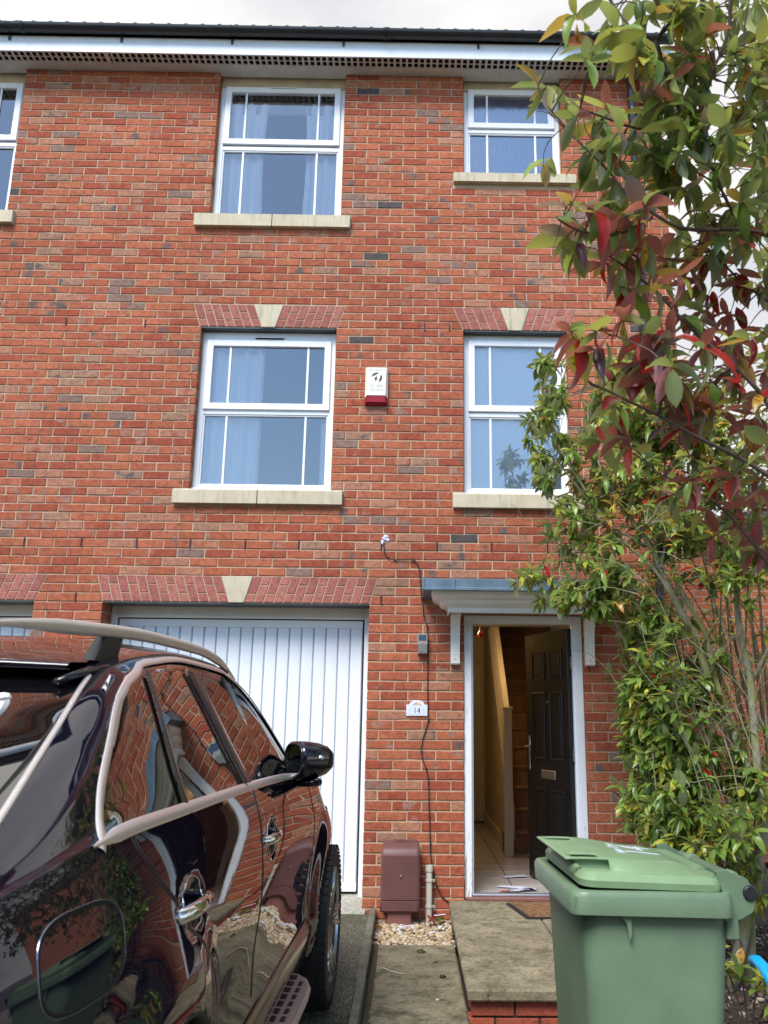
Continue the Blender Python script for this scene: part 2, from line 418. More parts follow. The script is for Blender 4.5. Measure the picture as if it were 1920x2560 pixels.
# planting bed on the right
BARKM = island_mat("bark_and_pebbles", [(0, (.09, .055, .035)), (.3, (.05, .032, .02)), (.5, (.16, .10, .07)), (.66, (.30, .22, .17)), (.78, (.10, .07, .055)), (.88, (.42, .35, .30)), (.95, (.24, .12, .08))], .85)
obj("planting_bed", grid(1.0, 3.6, -5.4, .0, 50, 80, lambda x, y: -.09+.03*mnoise.noise(Vector((x*2, y*2, 0)))-.1*max(0, (1.12-x))/.12), simple("dark_garden_soil", (.035, .025, .017), .95, var=.4, scale=12, bump=.6), smooth=True, kind='structure')
stone_pile("bark_mulch", 5200, lambda r: (1.03+2.2*r.random()**1.3, r.uniform(-4.6, -.05)), lambda x, y: -.088+.03*mnoise.noise(Vector((x*2, y*2, 0))), (.007, .021), BARKM, 5, kind='stuff', label="bark chips and pebbles covering the planting bed")
b = MB(); b.box(3.6, 12, -14, 12, -.13, -.09)
obj("neighbour_paving", b, conc_mat("pale_neighbour_paving", (.22, .2, .16), (.34, .31, .25), .4), kind='structure')

# ------------------------------------------------------------------ the house
ZC = [(-2, 7.384), (0, 7.241), (5, 6.855), (10, 6.484), (15, 6.104), (21, 5.655), (26, 5.283), (31, 4.908), (36, 4.546), (41, 4.187), (45, 3.887), (50, 3.513),
      (55, 3.147), (59, 2.857), (64, 2.484), (69, 2.112), (75, 1.659), (80, 1.284), (84, .984), (90, .532), (93, .297), (96, .066), (99, -.16)]
def Zc(c):
    for (a, za), (b_, zb) in zip(ZC, ZC[1:]):
        if c <= b_: return za+(zb-za)*(c-a)/(b_-a)
    return ZC[-1][1]
house = empty("terraced_house", (-1.5, 1, 0), label="three storey red brick terraced house with white windows and garage", cat="house")
X0, X1 = -5.9, 1.875
WIN = dict(C=(-2.303, -1.112, 5.79, 7.262), L=(-5.325, -4.132, 5.79, 7.262), A=(-2.300, -1.113, 3.215, 4.685), B=(.004, .922, 6.250, 7.262), D=(.0, .912, 3.205, 4.69),
           N=(-5.325, -4.132, 3.215, 4.685))
rects = [(w[0], w[1], w[2], w[3]+(.2 if w[3] > 7 else 0)) for w in WIN.values()]
SILL = dict(C=(-2.428, -1.026, 5.655, 5.790), L=(-5.45, -4.055, 5.655, 5.790), A=(-2.421, -1.014, 3.085, 3.213), B=(-.088, 1.036, 6.145, 6.252), D=(-.090, 1.0, 3.075, 3.205), N=(-5.44, -4.03, 3.085, 3.213))
rects += [(a-.006, b_+.006, z0-.008, z1) for a, b_, z0, z1 in SILL.values()]
GAR = [(-2.921, -.768, -.3, 2.266), (-5.62, -3.474, -.3, 2.266)]
rects += GAR+[(.0, .957, -.3, 2.20)]
# flat gauged-brick arches: (xbl, xbr, xtl, xtr, z0, z1, key(xtl,xtr,xbl,xbr))
ARCH = [(-2.310, -1.115, -2.377, -1.049, 4.688, 4.900, (-1.849, -1.587, -1.769, -1.653)),
        (-.001, .912, -.087, .998, 4.690, 4.904, (.324, .584, .398, .515)),
        (-5.32, -4.13, -5.387, -4.06, 4.688, 4.900, (-4.862, -4.6, -4.782, -4.666)),
        (-2.921, -.768, -2.982, -.712, 2.270, 2.482, (-1.979, -1.719, -1.905, -1.783)),
        (-5.62, -3.474, -5.685, -3.40, 2.270, 2.482, (-4.68, -4.42, -4.606, -4.484))]
# stepped bricks at the gable end are built apart
def blocked(zt, zb):
    out = []
    zm = (zt+zb)/2
    for x0, x1, z0, z1 in rects:
        if z0 < zm < z1: out.append((x0, x0, x1, x1))
    for xbl, xbr, xtl, xtr, z0, z1, k in ARCH:
        if z0 < zm < z1:
            f = lambda z, a, b_: a+(b_-a)*(z-z0)/(z1-z0)
            out.append((f(zt, xbl, xtl)-.006, f(zb, xbl, xtl)-.006, f(zt, xbr, xtr)+.006, f(zb, xbr, xtr)+.006))
    return sorted(out)
JB = .005
bricks = []
for c in range(-1, 99):
    zt = Zc(c-1)-JB; zb = Zc(c)+JB
    if c == -1: zt = min(zt, 7.30)
    if zt > 7.3: zt = 7.298
    if zt-zb < .02: continue
    bl = blocked(zt, zb)
    segs = []; cur = (X0, X0)
    for a, b_, c_, d in bl:
        if min(a, b_) > max(cur): segs.append((cur, (a, b_)))
        cur = (max(cur[0], c_), max(cur[1], d))
    if max(cur) < X1: segs.append((cur, (X1, X1)))
    ph = .005 if c % 2 else -.1075
    for (lt, lb), (rt_, rb) in segs:
        lm, rm = (lt+lb)/2, (rt_+rb)/2
        # joints run on the common bond grid, so cut bricks appear beside openings
        k0 = math.floor((lm-ph)/.225)-1; js = [ph+.225*k+R.uniform(-.004, .004) for k in range(k0, k0+60)]
        js = [j for j in js if lm+.045 < j < rm-.045]
        ed = [(lt, lb)]+[(j, j) for j in js]+[(rt_, rb)]
        for i in range(len(ed)-1):
            a = (ed[i][0]+(JB if i else 0), ed[i][1]+(JB if i else 0)); e = (ed[i+1][0]-(JB if i < len(ed)-2 else 0), ed[i+1][1]-(JB if i < len(ed)-2 else 0))
            bricks.append((a[0], a[1], e[0], e[1], zt, zb))
def brick_geo(rr, lt, lb, r_t, rb, zt, zb, y0=0., dep=.1, ins=.0035):
    j = lambda s=.0016: rr.uniform(-s, s)
    t0 = rr.uniform(-.0015, .0015)
    o = [(lb+j(), zb+j()), ((lb+rb)/2, zb+j(.002)), (rb+j(), zb+j()), (r_t+j(), zt+j()), ((lt+r_t)/2, zt+j(.002)), (lt+j(), zt+j())]
    cx_, cz = (lt+r_t+lb+rb)/4, (zt+zb)/2
    v = [(x, y0+dep, z) for x, z in o]+[(x, y0+.003+t0, z) for x, z in o]
    v += [(x+ins*(1 if x < cx_-.01 else -1 if x > cx_+.01 else 0), y0-.0005+t0+rr.uniform(-.001, .001), z+ins*(1 if z < cz else -1)) for x, z in o]
    f = []
    for i in range(6):
        k = (i+1) % 6
        f.append((i, k, 6+k, 6+i)); f.append((6+i, 6+k, 12+k, 12+i))
    f += [(12, 13, 16, 17), (13, 14, 15, 16)]
    return v, f
camp = Vector((-.42, -7.14, 1.37))
def hidden(b_):
    cx_, cz = (b_[0]+b_[2])/2, (b_[4]+b_[5])/2
    return (cx_ < -2.9 and cz < 2.2) or cx_ < -4.3 or (cx_ > 1.3 and cz < 2.6)
order = sorted(range(len(bricks)), key=lambda i: (hidden(bricks[i]), (Vector(((bricks[i][0]+bricks[i][2])/2, 0, (bricks[i][4]+bricks[i][5])/2))-camp).length))
sing = set(order[:300]); mass = MB()
std = {}
for i, b_ in enumerate(bricks):
    if i in sing:
        full = abs(b_[0]-b_[1]) < 1e-4 and abs(b_[2]-b_[3]) < 1e-4
        L_ = round((b_[2]-b_[0])/.004)*.004; H_ = round((b_[4]-b_[5]), 3)
        if full:
            key = (L_, R.randrange(3))
            if key not in std:
                v, f = brick_geo(R, -L_/2, -L_/2, L_/2, L_/2, H_/2, -H_/2); mbx = MB().add(v, f); std[key] = mesh_of("brick", mbx, BR, fix=False)
            o = bpy.data.objects.new("brick", std[key]); o.location = ((b_[0]+b_[2])/2, 0, (b_[4]+b_[5])/2); link(o); child_of(o, house)
        else:
            v, f = brick_geo(R, *b_); wobj("brick", MB().add(v, f), BR, house, fix=False)
    else:
        v, f = brick_geo(R, *b_); mass.add(v, f)
wobj("brickwork", mass, BR, house, fix=False, kind='stuff')
# mortar body of the wall: strips between openings, front recessed 4 mm behind brick faces
def wall_strips(rs, x0, x1, z0, z1):
    zs = sorted({z0, z1, *[min(max(r[2], z0), z1) for r in rs], *[min(max(r[3], z0), z1) for r in rs]}); out = []
    for a, b_ in zip(zs, zs[1:]):
        if b_-a < 1e-5: continue
        m_ = (a+b_)/2; cur = x0
        for r in sorted([r for r in rs if r[2] < m_ < r[3]]):
            if r[0] > cur: out.append((cur, r[0], a, b_))
            cur = max(cur, r[1])
        if cur < x1: out.append((cur, x1, a, b_))
    return out
op = [(w[0], w[1], w[2], w[3]+(.2 if w[3] > 7 else 0)) for w in WIN.values()]+GAR+[(.0, .957, -.3, 2.20)]
mo = MB()
for a, b_, z0, z1 in wall_strips([(x0-.002, x1+.002, z0, z1) for x0, x1, z0, z1 in op], X0, X1, -.3, 7.40): mo.box(a+.001, b_-.001, .0055, .22, z0, z1)
wobj("mortar_wall", mo, MORTAR, house)
# side and back walls so that the house has a body
b = MB(); b.box(X1-.21, X1-.002, .221, 8.5, -.2, 7.4); b.box(X0, X0+.2, .221, 8.5, -.2, 7.4); b.box(X0, X1, 8.5, 8.7, -.2, 7.4)
def coursed_brick_mat():
    m = Mat("plain_coursed_brick"); p = m.pos()
    sx_ = m.new("SeparateXYZ"); m.link(p, sx_.inputs[0]); cx = m.new("CombineXYZ")
    m.link(m.math('ADD', sx_.outputs[0], sx_.outputs[1]), cx.inputs[0]); m.link(sx_.outputs[2], cx.inputs[1])
    br = m.new("TexBrick", i_Scale=1.); br.inputs['Brick Width'].default_value = .225; br.inputs['Row Height'].default_value = .075; br.inputs['Mortar Size'].default_value = .006
    br.inputs['Color1'].default_value = (.36, .10, .055, 1); br.inputs['Color2'].default_value = (.28, .08, .05, 1); br.inputs['Mortar'].default_value = (.42, .31, .22, 1)
    m.link(cx.outputs[0], br.inputs['Vector']); m.base(br.outputs[0]); m.rough(.9)
    m.bump(m.math('SUBTRACT', 1., br.outputs['Fac']), .5, .005); return m.m
CB = coursed_brick_mat()
wobj("side_wall", b, CB, house)
# weep vents
slots = [(-3.61, 2.75), (-3.48, 4.72), (-3.14, 2.3), (-3.14, 2.75), (-2.79, 4.71), (-2.69, 2.75), (-2.25, 2.75), (-1.8, 2.75), (-1.36, 2.75), (-0.68, 2.75), (-0.67, 2.3), (-0.34, 4.72), (-0.22, 2.75), (-0.12, 4.72), (0.23, 2.75), (0.69, 2.75), (1.26, 4.74)]
VENT = simple("dark_red_vent_plastic", (.05, .012, .014), .5)
wv = MB()
for k in range(5): wv.bbox(-.005, .005, -.006, .0, -.03+k*.0125, -.022+k*.0125, .001)
wv.box(-.006, .006, -.003, .0, -.034, .034); wv.bbox(-.006, .006, -.009, -.003, -.04, -.032, .001)
wvm = mesh_of("weep_vent", wv, VENT)
for x, z in slots:
    o = bpy.data.objects.new("weep_vent", wvm); o.location = (x, 0, z); link(o); child_of(o, house)
# gauged arches
rr = random.Random(4)
for xbl, xbr, xtl, xtr, z0, z1, key in ARCH:
    cx_ = (xbl+xbr)/2
    ln = MB(); ln.add([(xtl, .002, z1), (xtr, .002, z1), (xbr, .002, z0), (xbl, .002, z0), (xtl, .06, z1), (xtr, .06, z1), (xbr, .06, z0), (xbl, .06, z0)],
                      [(0, 1, 2, 3), (0, 4, 5, 1), (3, 2, 6, 7), (0, 3, 7, 4), (1, 5, 6, 2), (4, 7, 6, 5)])
    arch = wobj("flat_arch", ln, MORTAR, house)
    arch["label"] = "flat arch of purple red bricks with cream keystone"
    def put(name, q4, mat, y=-.003, dep=.09):
        m_ = MB(); g_ = .0035; c_ = (sum(p[0] for p in q4)/4, sum(p[1] for p in q4)/4)
        m_.add([(p[0], y+.0025, p[1]) for p in q4]+[(p[0]+(.003 if p[0] < c_[0] else -.003), y, p[1]+(.003 if p[1] < c_[1] else -.003)) for p in q4]+[(p[0], y+dep, p[1]) for p in q4],
               [(4, 5, 6, 7)]+[(i, (i+1) % 4, 4+(i+1) % 4, 4+i) for i in range(4)]+[(8+i, 8+(i+1) % 4, (i+1) % 4, i) for i in range(4)])
        o = obj(name, m_, mat); o.parent = arch; return o
    for (tl, tr, bl_, br_) in ((xtl, key[0], xbl, key[2]), (key[1], xtr, key[3], xbr)):
        nn = round(((tr-tl)+(br_-bl_))/2/.076); flip = tl > cx_
        for i in range(nn):
            f = lambda s, t: ((bl_+(br_-bl_)*s)*(1-t)+(tl+(tr-tl)*s)*t)
            g_ = .0045/(((tr-tl)+(br_-bl_))/2)
            s0, s1 = i/nn+g_, (i+1)/nn-g_
            kk = (i % 2) ^ (1 if flip and nn % 2 == 0 else 0)
            cut = .335 if kk == 0 else .665
            for t0, t1 in ((.01, cut-.02), (cut+.02, .99)):
                z_ = lambda t: z0+(z1-z0)*t
                put("arch_brick", [(f(s0, t0), z_(t0)), (f(s1, t0), z_(t0)), (f(s1, t1), z_(t1)), (f(s0, t1), z_(t1))], SOLDIER)
    put("keystone", [(key[2], z0-.002), (key[3], z0-.002), (key[1]-.002, z1), (key[0]+.002, z1)], STONE, -.008)
    # steel lintel toe below the arch
    t = MB(); t.box(xbl+.012, xbr-.012, .006, .26, z0-.012, z0-.003)
    o = obj("steel_lintel", t, STEEL); o.parent = arch
# sills
for kx, (a, b_, z0, z1) in SILL.items():
    s_ = MB(); m_ = (a+b_)/2-.0
    if kx in 'BD': parts = [(a, b_)]
    else: parts = [(a, m_-.004), (m_+.004, b_)]
    for i, (p, q_) in enumerate(parts):
        s_ = MB(); s_.prism([(-.048, z0), (.09, z0), (.09, z1+.006), (-.01, z1), (-.048, z1-.018)], 'x', p, q_)
        o = wobj("window_sill", s_, STONE, house)
    s2 = MB()
    if len(parts) > 1: s2.box(m_-.004, m_+.004, -.04, .05, z0+.004, z1-.014); wobj("sill_joint", s2, moss_m, house)

# windows
def glass_mat(name, tint, refl, rough=0., obscure=False, tr=(.75, .8, .85)):
    m = Mat(name)
    gl = m.new("BsdfGlossy", i_Roughness=rough); gl.inputs['Color'].default_value = (1, 1, 1, 1)
    t_ = m.new("BsdfTransparent"); t_.inputs['Color'].default_value = (*tr, 1)
    if obscure:
        t_ = m.new("BsdfTranslucent"); t_.inputs['Color'].default_value = (.22, .40, .75, 1)
    lw = m.new("LayerWeight", i_Blend=.35)
    mr_ = m.new("MapRange"); mr_.inputs['To Min'].default_value = refl; mr_.inputs['To Max'].default_value = 1
    m.link(lw.outputs['Fresnel'], mr_.inputs['Value'])
    ms = m.new("MixShader"); m.link(mr_.outputs[0], ms.inputs[0]); m.link(t_.outputs[0], ms.inputs[1]); m.link(gl.outputs[0], ms.inputs[2])
    p = m.pos()
    bn = m.new("Bump", i_Strength=.22 if obscure else .03, i_Distance=.01)
    stm = m.new("Mapping", i_Scale=(60, 60, 9) if obscure else (2, 2, 2)); m.link(p, stm.inputs[0])
    m.link(m.noise(stm.outputs[0], 1., 3), bn.inputs['Height']); m.link(bn.outputs[0], gl.inputs['Normal'])
    m.link(ms.outputs[0], m.out.inputs['Surface']); return m.m
GLASS = glass_mat("window_glass", None, .18, tr=(.97, .985, 1.0))
OBS = glass_mat("obscured_glass", None, .30, .12, True)
def fabric_mat(name, col, tr=.35):
    m = Mat(name); m.base(col); m.rough(.9)
    t_ = m.new("BsdfTranslucent"); t_.inputs['Color'].default_value = (*col[:3], 1)
    ms = m.new("MixShader"); ms.inputs[0].default_value = tr; m.link(m.p.outputs[0], ms.inputs[1]); m.link(t_.outputs[0], ms.inputs[2]); m.link(ms.outputs[0], m.out.inputs['Surface']); return m.m
CURT = fabric_mat("sheer_white_curtain", (.92, .93, .96, 1), .18)
BLIND = fabric_mat("pale_blue_net_blind", (.93, .96, .99, 1), .06)
ROOMM = simple("dim_room_wall", (.34, .34, .36), .9)
def rect_frame(b, x0, x1, z0, z1, w, y0, y1, wb=None, wt_=None, bev=.004):
    wb = w if wb is None else wb; wt_ = w if wt_ is None else wt_
    b.bbox(x0, x0+w, y0, y1, z0, z1, bev); b.bbox(x1-w, x1, y0, y1, z0, z1, bev)
    b.bbox(x0+w-.001, x1-w+.001, y0+.0007, y1, z0, z0+wb, bev); b.bbox(x0+w-.001, x1-w+.001, y0+.0007, y1, z1-wt_, z1, bev)
def curtain(x0, x1, z0, z1, y, folds, parent, rr_, mat=CURT, amp=.02, taper=0.):
    b = MB(); n = folds*8; vs = []
    for j in range(9):
        t = j/8
        for i in range(n+1):
            s = i/n; w = 1-taper*math.sin(t*pi)*.5
            xx = x0+(x1-x0)*s*w if taper >= 0 else x1-(x1-x0)*(1-s)*(1+taper*math.sin(t*pi)*.5)
            vs.append((xx, y+amp*math.sin(s*folds*2*pi+rr_.uniform(-.1, .1))*(1+.2*t), z0+(z1-z0)*(1-t)))
    b.add(vs, [(j*(n+1)+i, j*(n+1)+i+1, (j+1)*(n+1)+i+1, (j+1)*(n+1)+i) for j in range(8) for i in range(n)])
    o = obj("curtain", b, mat, parent, smooth=True, fix=False); return o
def window(key, style, x0, x1, z0, z1, ztr, zst, zbar, bars, vent=True):
    """outer frame; top-hung sash between ztr and zst; fixed pane below"""
    yf = .088
    f = MB(); rect_frame(f, x0+.004, x1-.004, z0, z1-.01, .05, yf, yf+.07, .055, .075)
    f.bbox(x0+.053, x1-.053, yf+.0015, yf+.07, zbar-.022, zbar+.02, .003)
    f.bbox(x0-.004, x1+.004, yf-.03, yf+.05, z0-.004, z0+.028, .005)
    win = wobj("window", f, UPVC, house); win["label"] = style
    s = MB(); rect_frame(s, x0+.047, x1-.047, ztr, zst, .058, yf-.018, yf+.03); o = obj("sash", s, UPVC, win)
    g_ = MB(); g_.add([(x0+.10, yf+.01, ztr+.05), (x1-.10, yf+.01, ztr+.05), (x1-.10, yf+.01, zst-.05), (x0+.10, yf+.01, zst-.05)], [(0, 1, 2, 3)]); obj("pane", g_, OBS if key == 'B' else GLASS, win, fix=False)
    g_ = MB(); g_.add([(x0+.05, yf+.026, z0+.05), (x1-.05, yf+.026, z0+.05), (x1-.05, yf+.026, zbar-.02), (x0+.05, yf+.026, zbar-.02)], [(0, 1, 2, 3)]); obj("pane", g_, OBS if key == 'B' else GLASS, win, fix=False)
    bd = MB(); rect_frame(bd, x0+.052, x1-.052, z0+.053, zbar-.02, .018, yf+.008, yf+.022, bev=.006); obj("glazing_bead", bd, UPVC, win)
    for bx in bars:
        q_ = MB(); q_.bbox(bx-.010, bx+.010, yf-.002, yf+.0075, ztr+.055, zst-.055, .003); obj("glazing_bar", q_, UPVC, win)
        q_ = MB(); q_.bbox(bx-.010, bx+.010, yf+.012, yf+.0235, z0+.068, zbar-.035, .003); obj("glazing_bar", q_, UPVC, win)
    if vent:
        vx = (x0+x1)/2+.0; q_ = MB(); q_.prism([(yf-.001, z1-.072), (yf-.022, z1-.066), (yf-.022, z1-.060), (yf-.001, z1-.045)], 'x', vx-.13, vx+.13); obj("trickle_vent", q_, UPVC, win)
        q_ = MB(); q_.box(vx-.122, vx+.122, yf-.019, yf-.002, z1-.0735, z1-.0705); obj("vent_slot", q_, DARK, win)
    # sealant line and beige head board for the top floor
    if z1 > 7: q_ = MB(); q_.bbox(x0+.006, x1-.006, yf-.012, yf-.001, z1-.062, z1+.06, .003); obj("head_trim", q_, BEIGE, win)
    for (xa, xb) in ((x0+.002, x0+.012), (x1-.012, x1-.002)): q_ = MB(); q_.box(xa, xb, yf-.012, yf, z0+.03, z1-.02); obj("sealant", q_, BEIGE, win)
    # the room behind
    rm = MB(); rm.add([(x0-.5, .222, z0-.8), (x1+.5, .222, z0-.8), (x1+.5, .222, z1+.5), (x0-.5, .222, z1+.5), (x0-.5, 3, z0-.8), (x1+.5, 3, z0-.8), (x1+.5, 3, z1+.5), (x0-.5, 3, z1+.5)],
                      [(4, 5, 6, 7), (0, 4, 7, 3), (1, 2, 6, 5), (0, 1, 5, 4), (3, 7, 6, 2)])
    if key in 'CLAD': obj("room", rm, ROOMM, win, fix=False)
    for (a, b_) in ((x0+.0, x0+.006), (x1-.006, x1-.0)): rv = MB(); rv.box(a, b_, yf+.07, .222, z0, z1); obj("inner_reveal", rv, CURT, win)
    return win
rc = random.Random(11)
wa = window('A', "first floor white window with a white curtain in its left half", *WIN['A'], 3.948, 4.595, 3.93, (-2.045, -1.362))
curtain(-2.26, -1.76, 3.2, 4.68, .185, 4, wa, rc, amp=.022); curtain(-1.235, -1.15, 3.2, 4.68, .185, 1, wa, rc)
wc = window('C', "second floor white window with curtains tied at both sides", *WIN['C'], 6.58, 7.205, 6.545, (-2.058, -1.368))
curtain(-2.26, -1.86, 5.8, 7.1, .19, 3, wc, rc, taper=.12); curtain(-1.5, -1.15, 5.8, 7.1, .19, 3, wc, rc, taper=-.12)
q_ = MB(); q_.bbox(-2.27, -1.14, .2, .23, 7.0, 7.15, .01); obj("pelmet", q_, simple("grey_curtain_heading", (.3, .3, .29), .8), wc)
wl_ = window('L', "second floor white window of the neighbour at the left edge", *WIN['L'], 6.58, 7.205, 6.545, (-5.08, -4.388))
wN = window('N', "first floor white window of the neighbour left of the frame", *WIN['N'], 3.948, 4.595, 3.93, (-5.08, -4.388))
wb = window('B', "small second floor white window with obscured blue glass", *WIN['B'], 6.80, 7.225, 6.775, (.235, .690), vent=False)
wd = window('D', "first floor white window with a pale blue blind", *WIN['D'], 3.958, 4.63, 3.935, (.24, .685), vent=False)
q_ = grid(0, 1, 0, 1, 20, 12, lambda x, y: 0)
q_.v = [(.055+.80*x, .140+.004*math.sin(x*9+y*4)+.003*math.sin(x*31), 3.2+1.48*y) for x, y, _ in q_.v]
obj("blind", q_, BLIND, wd, smooth=True, fix=False)
q_ = MB(); q_.box(0, .92, .3, .32, 6.2, 7.3); obj("room", q_, ROOMM, wb)

# garage doors
PANELM = GDOOR
def garage(x0, x1, label):
    ys = .275; gd = wobj("garage_door", MB().box(x0+.06, x1-.05, ys+.012, ys+.02, .05, 2.16), simple("dark_door_gap", (.02, .02, .02), .8), house); gd["label"] = label
    for (xa, xb) in ((x0+.002, x0+.05), (x1-.045, x1-.002)): fr = MB(); fr.bbox(xa, xb, ys-.045, ys+.05, -.02, 2.262, .004); obj("door_jamb", fr, UPVC, gd)
    fr = MB(); fr.bbox(x0+.05, x1-.045, ys-.044, ys+.05, 2.175, 2.262, .004); fr.bbox(x0+.05, x1-.045, ys-.05, ys-.03, 2.165, 2.19, .003); obj("head_board", fr, CREAM, gd)
    a, b_ = x0+.064, x1-.062; n = 20; w = (b_-a)/n
    for (za, zb_) in ((2.095, 2.158), (.060, .125)): rail = MB(); rail.bbox(a, b_, ys-.012, ys+.011, za, zb_, .003); obj("door_rail", rail, GDOOR, gd)
    for i in range(n):
        p = MB(); l, r_ = a+w*i+.0035, a+w*(i+1)-.0035
        p.prism([(l, ys+.010), (l+.004, ys-.004), (l+.02, ys-.006), (r_-.02, ys-.006), (r_-.004, ys-.004), (r_, ys+.010)], 'z', .126, 2.094)
        obj("panel", p, GDOOR, gd)
    rib = MB(); rib.box(a, b_, ys+.0105, ys+.0115, .126, 2.094); obj("backing_sheet", rib, simple("panel_groove", (.42, .47, .56), .5), gd)
    bx = MB(); bx.add([(x0-.1, .222, -.1), (x1+.1, .222, -.1), (x1+.1, .222, 2.5), (x0-.1, .222, 2.5), (x0-.1, 2, -.1), (x1+.1, 2, -.1), (x1+.1, 2, 2.5), (x0-.1, 2, 2.5)], [(4, 5, 6, 7), (0, 4, 7, 3), (1, 2, 6, 5), (3, 7, 6, 2)]); obj("garage_inside", bx, DARK, gd, fix=False)
garage(*GAR[0][:2], "white vertical ribbed garage door behind the dark car")
garage(*GAR[1][:2], "white ribbed garage door of the neighbour at the left edge")
# brick reveal of the garage jambs: returns are the brick ends plus inner leaf
rv = MB()
for x0, x1, _, z1 in GAR:
    for (xa, xb) in ((x0-.1, x0), (x1, x1+.1)):
        pass
ri = random.Random(8); jb = MB(); jm = MB()
for xf, sgn in ((GAR[0][0], 1), (GAR[1][0], 1), (GAR[0][1], -1), (GAR[1][1], -1)):
    for c in range(66, 99):
        zt, zb = Zc(c-1)-JB, Zc(c)+JB
        if zt > 2.26: zt = 2.258
        cut = [(.105, .212)] if c % 2 else [(.105, .15), (.16, .212)]
        for ya, yb in cut: jb.bbox(min(xf, xf-sgn*.05), max(xf, xf-sgn*.05), ya, yb, zb, zt, .003)
    jm.box(min(xf-sgn*.004, xf-sgn*.06), max(xf-sgn*.004, xf-sgn*.06), .2, .34, -.2, 2.262)
wobj("reveal_brickwork", jb, BR, house, kind='stuff'); wobj("reveal_mortar", jm, MORTAR, house)

# eaves
fa = MB(); fa.box(X0, X1+.05, -.245, -.232, 7.297, 7.46); wobj("fascia_board", fa, FASCIA, house)
fa = MB(); fa.box(X0, X1+.05, -.236, -.2335, 7.44, 7.47)
so_ = MB(); so_.box(X0, X1, -.11, .06, 7.302, 7.312); so_.box(X0, X1, -.232, -.222, 7.302, 7.312); so_.box(X0, X1, -.170, -.160, 7.302, 7.310)
nx = int((X1-X0)/.057)
for i in range(nx): so_.box(X0+i*.057, X0+i*.057+.020, -.222, -.11, 7.3025, 7.3095)
wobj("soffit", so_, SOFFIT, house)
so_ = MB(); so_.box(X0, X1, -.23, .1, 7.34, 7.35); wobj("eaves_void", so_, DARK, house)
so_ = MB(); so_.bbox(-3.335, -3.295, -.233, .0, 7.296, 7.3015, .002); wobj("soffit_joint_strip", so_, SOFFIT, house)
gu = MB(); prof = []
for k in range(13):
    a = pi+pi*k/12; prof.append((-.303+.058*math.cos(a), 7.515+.058*math.sin(a)))
ins = [(-.303+(y_+.303)*.94, 7.515+(z_-7.515)*.94) for y_, z_ in prof[::-1]]
gu.prism(prof+ins, 'x', X0, X1+.06)
gut = wobj("gutter", gu, BLACKP, house, smooth=2)
for x in (-5.2, -4.2, -3.17, -2.15, -1.12, .13, .95, 1.6):
    q_ = MB()
    pts = [(-.303+.062*math.cos(pi+pi*k/10), 7.515+.062*math.sin(pi+pi*k/10)) for k in range(11)]
    q_.prism(pts+[(y_*.0-.303+(y_+.303)*.97, 7.515+(z_-7.515)*.97) for y_, z_ in pts[::-1]], 'x', x-.014, x+.014)
    q_.prism([(-.262, 7.46), (-.246, 7.46), (-.246, 7.405), (-.256, 7.40)], 'x', x-.010, x+.010)
    o = obj("gutter_bracket", q_, BLACKP); o.parent = gut; o.matrix_parent_inverse = Matrix()
for x in (-4.05, -.72, -.74+.04):
    q_ = MB()
    pts = [(-.303+.066*math.cos(pi+pi*k/10), 7.515+.066*math.sin(pi+pi*k/10)) for k in range(11)]
    q_.prism(pts+[(-.303+(y_+.303)*.95, 7.515+(z_-7.515)*.95) for y_, z_ in pts[::-1]], 'x', x-.03, x+.005)
    o = obj("gutter_joint", q_, BLACKP); o.parent = gut
# roof: tile courses with rolled profile
nx = int((X1+.1-X0)/.15*6); sl = math.tan(rad(35))
rf = MB(); rf.box(X0, X1+.02, -.2, 4.1, 7.30, 7.34); 
rf = MB(); rf.add([(X0, -.24, 7.47), (X1+.06, -.24, 7.47), (X1+.06, 4.2, 7.47+4.44*sl), (X0, 4.2, 7.47+4.44*sl), (X0, 8.7, 7.45), (X1+.06, 8.7, 7.45)], [(0, 1, 2, 3), (3, 2, 5, 4)])
roof = wobj("roof", rf, ROOFT, house, fix=False)
for c in range(3):
    for k in range(int((X1+.1-X0)/.155)):
        if c: break
        t = MB(); xs = X0+k*.155; vs = []
        for j in range(2):
            yy = -.335+j*.40; zz = 7.515+(yy+.335)*sl+.010
            for i in range(9):
                s = i/8; h = .026*max(0, math.cos((s-.5)*pi*2.2)) if abs(s-.5) < .23 else 0
                vs.append((xs+s*.155, yy, zz+h))
        for i in range(9): vs.append((vs[i][0], vs[i][1], vs[i][2]-.016))
        t.add(vs, [(i, i+1, 10+i, 9+i) for i in range(8)]+[(18+i, 19+i, 1+i, i) for i in range(8)])
        o = obj("roof_tile", t, ROOFT, fix=False); o.parent = roof
cs = MB()
for c in range(1, 14):
    yy = -.335+.32*c; zz = 7.515+(yy+.335)*sl+.028; vs = []
    n_ = int((X1+.1-X0)/.155*4)
    for i in range(n_+1):
        s = (i % 4)/4; h = .024 if i % 4 == 2 else 0
        vs.append((X0+i*.155/4, yy, zz+h))
    vs += [(v[0], v[1]+.4, v[2]+.4*sl) for v in vs]+[(v[0], v[1], v[2]-.02) for v in vs]
    cs.add(vs, [(i, i+1, n_+2+i, n_+1+i) for i in range(n_)]+[(2*n_+2+i, 2*n_+3+i, i+1, i) for i in range(n_)])
o = obj("roof_tiling", cs, ROOFT, fix=False, kind='stuff'); o.parent = roof
# corbelled gable corner
cb = MB()
for i in range(5):
    z = 6.93+i*.075; e = .022+.022*i
    for j in range(2): 
        v, f = brick_geo(ri, 1.66+j*.112, 1.66+j*.112, 1.76+j*.115+(e if j else 0), 1.76+j*.115+(e if j else 0), z+.065, z, -e*1.2, .1+e); cb.add(v, f)
wobj("corbel_brickwork", cb, BR, house, fix=False, kind='stuff')

